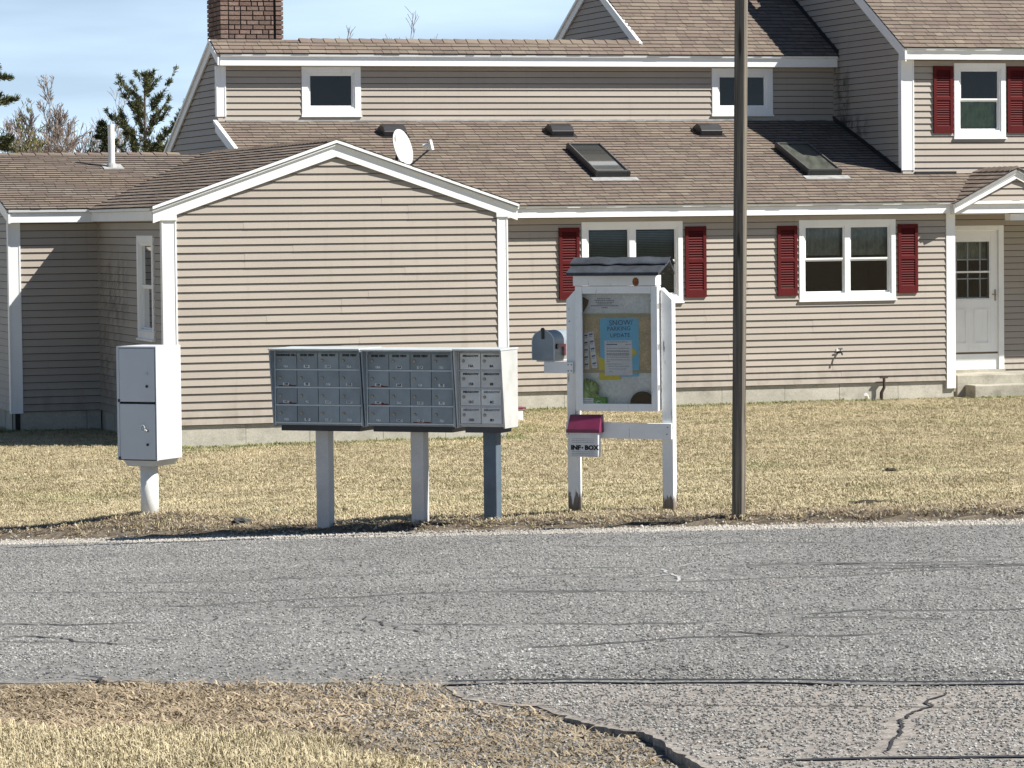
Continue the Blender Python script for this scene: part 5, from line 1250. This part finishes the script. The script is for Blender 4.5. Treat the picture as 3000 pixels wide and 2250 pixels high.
def pine(x, y, h, w, seed, label, mat='needles', up=.55, dens=1.0, bare=.16, group='evergreens beyond the house'):
    rng = np.random.default_rng(seed); t_ = empty('pine_tree', (x, y, 0), 0, label, 'tree', group)
    tr, nd = MB(), MB(); lean = rng.normal(0, .01, 2)
    tr.tube([(lean[0] * z * h, lean[1] * z * h, z * h - .2 * (z == 0)) for z in np.linspace(0, 1, 9)], [.020 * h * (1 - .93 * z) + .02 for z in np.linspace(0, 1, 9)], 8)
    z = bare * h
    while z < h * .985:
        f = (z / h - bare) / (1 - bare); env = (min(1, .45 + f * 2.6) if f < .25 else 1.0) * (1 - f) ** .62 * .5 * w + .18
        for k in range(rng.integers(3, 6)):
            az = rng.uniform(0, 2 * math.pi); L = env * rng.uniform(.55, 1.18)
            el = up * (.35 + .9 * f) + rng.normal(0, .12); o_ = np.array([lean[0] * z, lean[1] * z, z])
            pts = []
            for q in range(5):
                s = q / 4; pts.append(o_ + np.array([math.cos(az) * L * s, math.sin(az) * L * s, L * s * math.tan(el * (.35 + .75 * s)) + rng.normal(0, .03)]))
            tr.tube([tuple(p) for p in pts], [.05 * (1 - f) * (1 - .8 * s) + .012 for s in np.linspace(0, 1, 5)], 5, False)
            nb = max(5, int(L * 13 * dens))
            for q in range(nb):
                s = rng.uniform(.28, 1.0); i = min(3, int(s * 4)); p = pts[i] + (pts[i + 1] - pts[i]) * (s * 4 - i)
                side = rng.normal(0, 1, 3); side[2] = abs(side[2]) * .4; d = (pts[4] - pts[0]) / (np.linalg.norm(pts[4] - pts[0]) + 1e-6) * .7 + side * .55 + np.array([0, 0, .35]); d /= np.linalg.norm(d)
                p = p + d * rng.uniform(0, .28) * (1 - .3 * f)
                needles(nd, p, d, .26, 13, .06, rng)
        z += h * rng.uniform(.030, .050)
    needles(nd, (lean[0] * h, lean[1] * h, h * .985), (0, 0, 1), .45, 24, .08, rng)
    tr.build('trunk', M['bark'], t_); nd.build('crown', M[mat], t_)
def branch(mb, p, d, L, r, lv, rng, minr):
    n = 4; pts = [np.array(p)]; dd = np.array(d, float)
    for k in range(n):
        dd = dd + rng.normal(0, .10, 3) + np.array([0, 0, .035]); dd /= np.linalg.norm(dd); pts.append(pts[-1] + dd * L / n)
    mb.tube([tuple(q) for q in pts], [max(minr, r * (1 - .16 * k)) for k in range(n + 1)], 5 if lv > 2 else 3, False)
    if lv == 0: return
    for k in range(rng.integers(3, 6) if lv > 1 else rng.integers(2, 5)):
        s = rng.uniform(.30, 1.0); i = min(n - 1, int(s * n)); q = pts[i] + (pts[i + 1] - pts[i]) * (s * n - i)
        side = rng.normal(0, 1, 3); nd = dd * .95 + side / np.linalg.norm(side) * .62 + np.array([0, 0, .22]); nd /= np.linalg.norm(nd)
        branch(mb, q, nd, L * rng.uniform(.48, .72), r * .55, lv - 1, rng, minr)
def bare_tree(x, y, h, seed, label, lv=5, spread=.35, minr=.010, group='leafless trees beyond the house'):
    rng = np.random.default_rng(seed); t_ = empty('bare_tree', (x, y, 0), 0, label, 'tree', group); tr, tw = MB(), MB()
    tp = [(rng.normal(0, .03) * z, rng.normal(0, .03) * z, z) for z in np.linspace(-.2, h * .80, 7)]
    tr.tube(tp, [h * .013 * (1 - .13 * k) for k in range(7)], 7)
    for k in range(13):
        z = h * rng.uniform(.26, .80); i = min(5, int(z / (h * .80) * 6)); az = rng.uniform(0, 2 * math.pi); p = np.array(tp[i]) * .5 + np.array(tp[min(6, i + 1)]) * .5
        branch(tw, p, (math.cos(az) * spread * 2, math.sin(az) * spread * 2, 1.0), (h - z) * .42 + h * .06, h * .005, lv - 2, rng, minr)
    branch(tw, tp[6], (0, 0, 1), h * .2, h * .005, lv - 2, rng, minr)
    tr.build('trunk', M['bark'], t_); tw.build('crown', M['twig'], t_)
def shrub(x, y, rx, h, seed, mat, label, n=900, group='evergreens beyond the house'):
    rng = np.random.default_rng(seed); t_ = empty('evergreen_shrub', (x, y, 0), 0, label, 'shrub', group); nd, tr = MB(), MB()
    for k in range(6):
        az = rng.uniform(0, 6.28); tr.tube([(0, 0, -.1), (math.cos(az) * rx * .3, math.sin(az) * rx * .3, h * .4), (math.cos(az) * rx * .55, math.sin(az) * rx * .55, h * .75)], [.12, .07, .02], 5)
    for k in range(n):
        a = rng.normal(0, 1, 3); a /= np.linalg.norm(a); a[2] = abs(a[2]); q = rng.uniform(.45, 1) * (1 + .35 * mnoise.noise(Vector(a * 2.2) + Vector((seed, 0, 0))))
        needles(nd, (a[0] * rx * q, a[1] * rx * q, h * (.05 + .95 * a[2]) * q), a + np.array([0, 0, .5]), .34, 9, .14, rng)
    tr.build('stem', M['bark'], t_); nd.build('foliage', M[mat], t_)
def place(px, D): return (px - 1500) / 10173 * D
pine(place(434, 250), 250, 13.7, 9.6, 21, 'tall spreading pine standing alone left of the roof slope', up=.62)
pine(place(-45, 215), 215, 14.0, 8.2, 33, 'dark pine with level branches cut by the left picture edge', up=.12, dens=1.25)
pine(place(306, 255), 255, 10.3, 2.4, 44, 'small narrow spruce just left of the white vent pipe', 'needles_dark', .2, 1.2, .05)
bare_tree(place(150, 300), 300, 12.6, 51, 'slender leafless tree between the two pines', 6, .30, .022)
bare_tree(place(190, 290), 290, 10.3, 52, 'low leafless tree right of the slender one', 5, .42, .018)
bare_tree(place(345, 280), 280, 11.6, 53, 'thin leafless tree behind the vent pipe', 5, .25, .012)
bare_tree(place(250, 300), 300, 8.7, 54, 'small leafless tree left of the vent pipe', 5, .4, .018)
bare_tree(place(110, 290), 290, 9.8, 57, 'leafless tree beside the olive evergreen', 5, .4, .018)
bare_tree(place(1050, 120), 120, 8.55, 55, 'leafless treetop showing above the roof ridge, nearer the chimney', 5, .35, .008)
bare_tree(place(1180, 118), 118, 8.6, 56, 'leafless treetop showing above the roof ridge, right of the other one', 5, .38, .008)
for (px, D, rx, h, sd, mt, lab) in ((75, 260, 2.4, 11.3, 61, 'needles_olive', 'olive green evergreen between the left pine and the leafless tree'), (20, 250, 3.0, 9.4, 62, 'needles_dark', 'dark low evergreen at the left picture edge'), (130, 265, 2.6, 9.6, 67, 'needles_olive', 'low olive evergreen under the leafless tree'),
        (285, 262, 1.7, 9.6, 63, 'needles_dark', 'dark evergreen left of the vent pipe'), (390, 262, 2.4, 9.9, 64, 'needles_dark', 'dark evergreen under the tall pine'), (450, 262, 2.2, 9.7, 65, 'needles_dark', 'dark evergreen right under the tall pine'), (495, 258, 1.9, 9.2, 66, 'needles_olive', 'olive evergreen beside the white rake board')):
    shrub(place(px, D), D, rx, h, sd, mt, lab, 420)

# ================================================================== GRASS, LITTER AND GRIT (stuff)
def blade_tuft(n, h, w, lay, seed):
    rng = np.random.default_rng(seed); mb = MB()
    for k in range(n):
        az = rng.uniform(0, 6.28); hh = h * rng.uniform(.5, 1.25); b = rng.normal(0, .022, 2); le = lay * rng.uniform(.3, 1.3); d = np.array([math.cos(az), math.sin(az)]); s = np.array([-d[1], d[0]]) * w * .5
        p0 = b; p1 = b + d * le * .45; p2 = b + d * le
        i = len(mb.v)
        mb.v += [(*(p0 - s), -.005), (*(p0 + s), -.005), (*(p1 + s * .9), hh * .65), (*(p1 - s * .9), hh * .65), (*p2, hh * (1 - .3 * le / (lay + .001)))]
        mb.f += [(i, i + 1, i + 2, i + 3), (i + 3, i + 2, i + 4)]
    return mb
def grassmat(name, tones, green):
    t = NT(name); r = t.orand(); r2 = t.irand()
    c = t.mix(r, tones[0], tones[1]); c = t.mix(t.math('MULTIPLY', r2, .6), c, tones[2])
    pp = t.pos(); c = t.mul(t.mul(c, t.lin(t.noise(pp, .7, 4), .3, .7, .80, 1.20)), t.lin(t.noise(pp, 3.5, 4), .3, .7, .84, 1.16))
    g = t.math('MULTIPLY', t.attr('green'), t.lin(r2, 0, 1, .35, 1.1), True)
    c = t.mix(g, c, green)
    m = t.m; b = t.b
    return t.done(c, .75, spec=.15)
M['grass'] = grassmat('dry_grass', ((.47, .40, .255), (.66, .585, .40), (.31, .25, .155)), (.155, .19, .06))
M['litter'] = grassmat('leaf_litter', ((.30, .235, .155), (.50, .415, .285), (.15, .112, .075)), (.12, .13, .04))
M['grit'] = grassmat('grit_stones', ((.44, .41, .36), (.62, .585, .525), (.30, .28, .25)), (.115, .108, .095))
def scatter(name, pts, scl, green, tufts, tilt, label):
    me = bpy.data.meshes.new(name); me.from_pydata([tuple(p) for p in pts], [], [])
    for nme, val in (('scl', scl), ('green', green)):
        a = me.attributes.new(nme, 'FLOAT', 'POINT'); a.data.foreach_set('value', np.asarray(val, dtype=np.float32))
    o = bpy.data.objects.new(name, me); COL.objects.link(o); tag(o, label, kind='stuff')
    ng = bpy.data.node_groups.new(name, 'GeometryNodeTree'); ng.interface.new_socket('Geometry', in_out='INPUT', socket_type='NodeSocketGeometry'); ng.interface.new_socket('Geometry', in_out='OUTPUT', socket_type='NodeSocketGeometry')
    N, Lk = ng.nodes, ng.links
    gi, go = N.new('NodeGroupInput'), N.new('NodeGroupOutput'); ip = N.new('GeometryNodeInstanceOnPoints'); g2 = N.new('GeometryNodeGeometryToInstance')
    for i, mb in enumerate(tufts):
        to = bpy.data.objects.new(name + '_tuft', mb[0].mesh(name + '_tuft', mb[1])); oi = N.new('GeometryNodeObjectInfo'); oi.inputs['Object'].default_value = to; oi.transform_space = 'ORIGINAL'
        Lk.new(oi.outputs['Geometry'], g2.inputs[0])
    Lk.new(gi.outputs[0], ip.inputs['Points']); Lk.new(g2.outputs[0], ip.inputs['Instance']); ip.inputs['Pick Instance'].default_value = True
    ri = N.new('FunctionNodeRandomValue'); ri.data_type = 'INT'; ri.inputs['Min'].default_value = 0 if False else 0
    for s in ri.inputs:
        if s.type == 'INT' and s.name == 'Max': s.default_value = len(tufts) - 1
        if s.type == 'INT' and s.name == 'Min': s.default_value = 0
    Lk.new([s for s in ri.outputs if s.type == 'INT'][0], ip.inputs['Instance Index'])
    rv = N.new('FunctionNodeRandomValue'); rv.data_type = 'FLOAT_VECTOR'; rv.inputs['Min'].default_value = (-tilt, -tilt, 0); rv.inputs['Max'].default_value = (tilt, tilt, 6.283)
    Lk.new(rv.outputs[0], ip.inputs['Rotation'])
    na = N.new('GeometryNodeInputNamedAttribute'); na.data_type = 'FLOAT'; na.inputs[0].default_value = 'scl'; Lk.new([s for s in na.outputs if s.enabled][0], ip.inputs['Scale'])
    Lk.new(ip.outputs[0], go.inputs[0])
    md = o.modifiers.new('scatter', 'NODES'); md.node_group = ng
    return o
ca, sa = math.cos(A_), math.sin(A_)
def house_uv(x, y): dx, dy = x + 4.485, y - 44.899; return dx * ca + dy * sa, -dx * sa + dy * ca
def in_house(u, v):
    return (v > -.01 and -.0 < u < 4.64) or (v > VB - .01 and -1.27 < u < 4.64) or (v > VM - .01 and 4.6 < u < 14.05) or (v > 5.95 and u > 14.0)
def fbm(x, y, s, k): return mnoise.noise(Vector((x * s, y * s, k))) + .5 * mnoise.noise(Vector((x * s * 2.1, y * s * 2.1, k + 5)))
P, S_, G_ = [], [], []; PL, SL, GL = [], [], []
n_try = 0
while len(P) < 150000 and n_try < 420000:
    n_try += 1
    y = 20.5 + (60 - 20.5) * RNG.random() ** 1.45; hw2 = .155 * y + .8
    x = RNG.uniform(-hw2, hw2); n = road_n(x, y)
    if n < 24.05 + .12 * mnoise.noise(Vector((x * 1.7, y * 1.7, 0))): continue
    u, v = house_uv(x, y)
    if in_house(u, v): continue
    worn = max(smooth(25.7, 24.3, n), .85 * smooth(1.4, .5, math.hypot(x + 3.1, y - 29.9)))
    if RNG.random() < worn * (.80 + .3 * fbm(x, y, 1.3, 2)):
        if RNG.random() < .5: PL.append((x, y, gzb(x, y) + .004)); SL.append(RNG.uniform(.5, 1.1)); GL.append(0)
        continue
    d = min(abs(v) if -.1 < u < 4.8 and v < 0 else 9, VM - v if u > 4.64 and v < VM else 9, VB - v if u < 0 and v < VB else 9)
    patch = fbm(x, y, .55, 7); fine = fbm(x, y, 2.4, 3)
    stripe = math.sin((n - 23) * 2 * math.pi / 2.1)
    gr = .05 + .40 * max(0, patch + .25 * stripe + .4 * fine) + .95 * smooth(.70, .05, d + .12 * fine) + .30 * smooth(2.6, .4, d) * max(0, .5 + patch) * (1 if u > 4.6 else .3)
    if u > 4.7 and u < 6.3 and v < VM and v > .6: gr += .65 * smooth(6.3, 4.9, u)
    if RNG.random() < .10 + .55 * max(0, -patch - .12) + .25 * max(0, -fine - .2): continue
    P.append((x, y, gzb(x, y))); S_.append((.62 + .5 * RNG.random()) * (1 + .45 * smooth(.35, .05, d)) * (1 + .18 * patch)); G_.append(max(0, min(1, gr + RNG.normal(0, .10))))
T = [(blade_tuft(8, .026, .0062, .042, 1), M['grass']), (blade_tuft(9, .021, .0060, .055, 2), M['grass']), (blade_tuft(7, .033, .0055, .035, 3), M['grass'])]
scatter('lawn_grass', P, S_, G_, T, .35, 'dry straw-coloured lawn grass with greener patches along the house')
# near verge, bottom left
P, S_, G_ = [], [], []; PS, SS, GS = [], [], []
for _ in range(90000):
    x = RNG.uniform(-3.0, 1.0); y = RNG.uniform(10.6, 16.2); n = road_n(x, y)
    if n > 13.12 + (.55 * RNG.random() ** 2.2 if x < .1 else 0): continue
    f1 = fbm(x, y, 1.1, 4); lim = 11.45 + .35 * f1 + .25 * fbm(x, y, 4, 8) - 1.1 * smooth(-1.2, .2, x)
    # keep clear of the apron slab
    ax = np.interp(y, [q[1] for q in APRON_EDGE[::-1]], [q[0] for q in APRON_EDGE[::-1]])
    if x > ax - .03 and n < 13.2: continue
    if n < lim - .25 * RNG.random():
        P.append((x, y, gzb(x, y))); S_.append(.6 + .6 * RNG.random()); G_.append(max(0, min(1, .02 + .60 * max(0, fbm(x, y, 1.3, 9) - .1) * smooth(11.0, 10.2, n) + RNG.normal(0, .10))))
    elif RNG.random() < (.34 - .28 * smooth(-1.9, -.3, x + .3 * f1)) * smooth(13.6, 12.3, n) + .03:
        PL.append((x, y, gzb(x, y) + .005)); SL.append(RNG.uniform(.45, 1.0)); GL.append(0)
    elif RNG.random() < .04 + .30 * smooth(-1.8, .0, x): PS.append((x, y, gzb(x, y) + .003)); SS.append(RNG.uniform(.3, .95)); GS.append(.45 + RNG.random() * .5)
T2 = [(blade_tuft(7, .032, .0046, .050, 11), M['grass']), (blade_tuft(8, .025, .0044, .06, 12), M['grass']), (blade_tuft(6, .042, .0042, .042, 13), M['grass'])]
scatter('verge_grass', P, S_, G_, T2, .35, 'dry grass verge at the lower left, greener at the bottom edge')
L_ = [(blade_tuft(6, .010, .0075, .075, 21), M['litter']), (blade_tuft(5, .014, .010, .055, 22), M['litter']), (blade_tuft(7, .008, .005, .09, 23), M['litter'])]
scatter('leaf_litter', PL, SL, GL, L_, .25, 'brown dead grass and leaf litter along both road edges')
def stone(seed): return blob(0, 0, 0, .010, .009, .006, seed, .6, 7, 5, 3)
for _ in range(14000):
    s = RNG.uniform(-20, -7.5); n = 23.3 + abs(RNG.normal(.0, .36)); x, y = sn(s, n)
    if n > 24.3: continue
    PS.append((x, y, gz(x, y) + .016)); SS.append(RNG.uniform(.25, 1.15) * (1.5 if RNG.random() < .03 else 1)); GS.append(RNG.random() * .25)
scatter('grit_stones', PS, SS, GS, [(stone(1), M['grit']), (stone(2), M['grit']), (stone(3), M['grit'])], 1.5, 'loose pale grit and small stones along the road edges')

# stone chips standing proud of the worn asphalt
CP, CS, CG = [], [], []
for _ in range(95000):
    n = RNG.uniform(13.2, 23.3); s = RNG.uniform(-.568 * n - .185 * n - .6, -.568 * n + .185 * n + .6); x, y = sn(s, n)
    if abs(x) > .152 * y + .15 or (n < 13.9 and x < -.1 and RNG.random() < .6): continue
    if (int(x // .04), int(y // .04)) in CRACK_CELLS: continue
    CP.append((x, y, gz(x, y) + .0175)); CS.append(RNG.uniform(.40, 1.05)); CG.append(float(RNG.random() < .30) * RNG.uniform(.6, 1))
for _ in range(16000):
    x = RNG.uniform(-.3, 2.1); y = RNG.uniform(11.2, 15.1); n = road_n(x, y)
    ax = np.interp(y, [q[1] for q in APRON_EDGE[::-1]], [q[0] for q in APRON_EDGE[::-1]])
    if n > 13.1 or x < ax + .03: continue
    if (int(x // .04), int(y // .04)) in CRACK_CELLS: continue
    CP.append((x, y, gz(x, y) + .0155 + .022 * smooth(14.6, 12.6, y) * smooth(.5, 0, x - ax))); CS.append(RNG.uniform(.35, .95)); CG.append(float(RNG.random() < .30) * RNG.uniform(.6, 1))
M['chips'] = grassmat('asphalt_chips', ((.24, .238, .228), (.50, .49, .46), (.17, .168, .16)), (.035, .035, .037))
def chip(seed): return blob(0, 0, 0, .009, .008, .0042, seed, .6, 6, 4, 3)
scatter('asphalt_chips', CP, CS, CG, [(chip(4), M['chips']), (chip(5), M['chips']), (chip(6), M['chips'])], .25, 'pale and dark stone chips bedded in the worn asphalt')
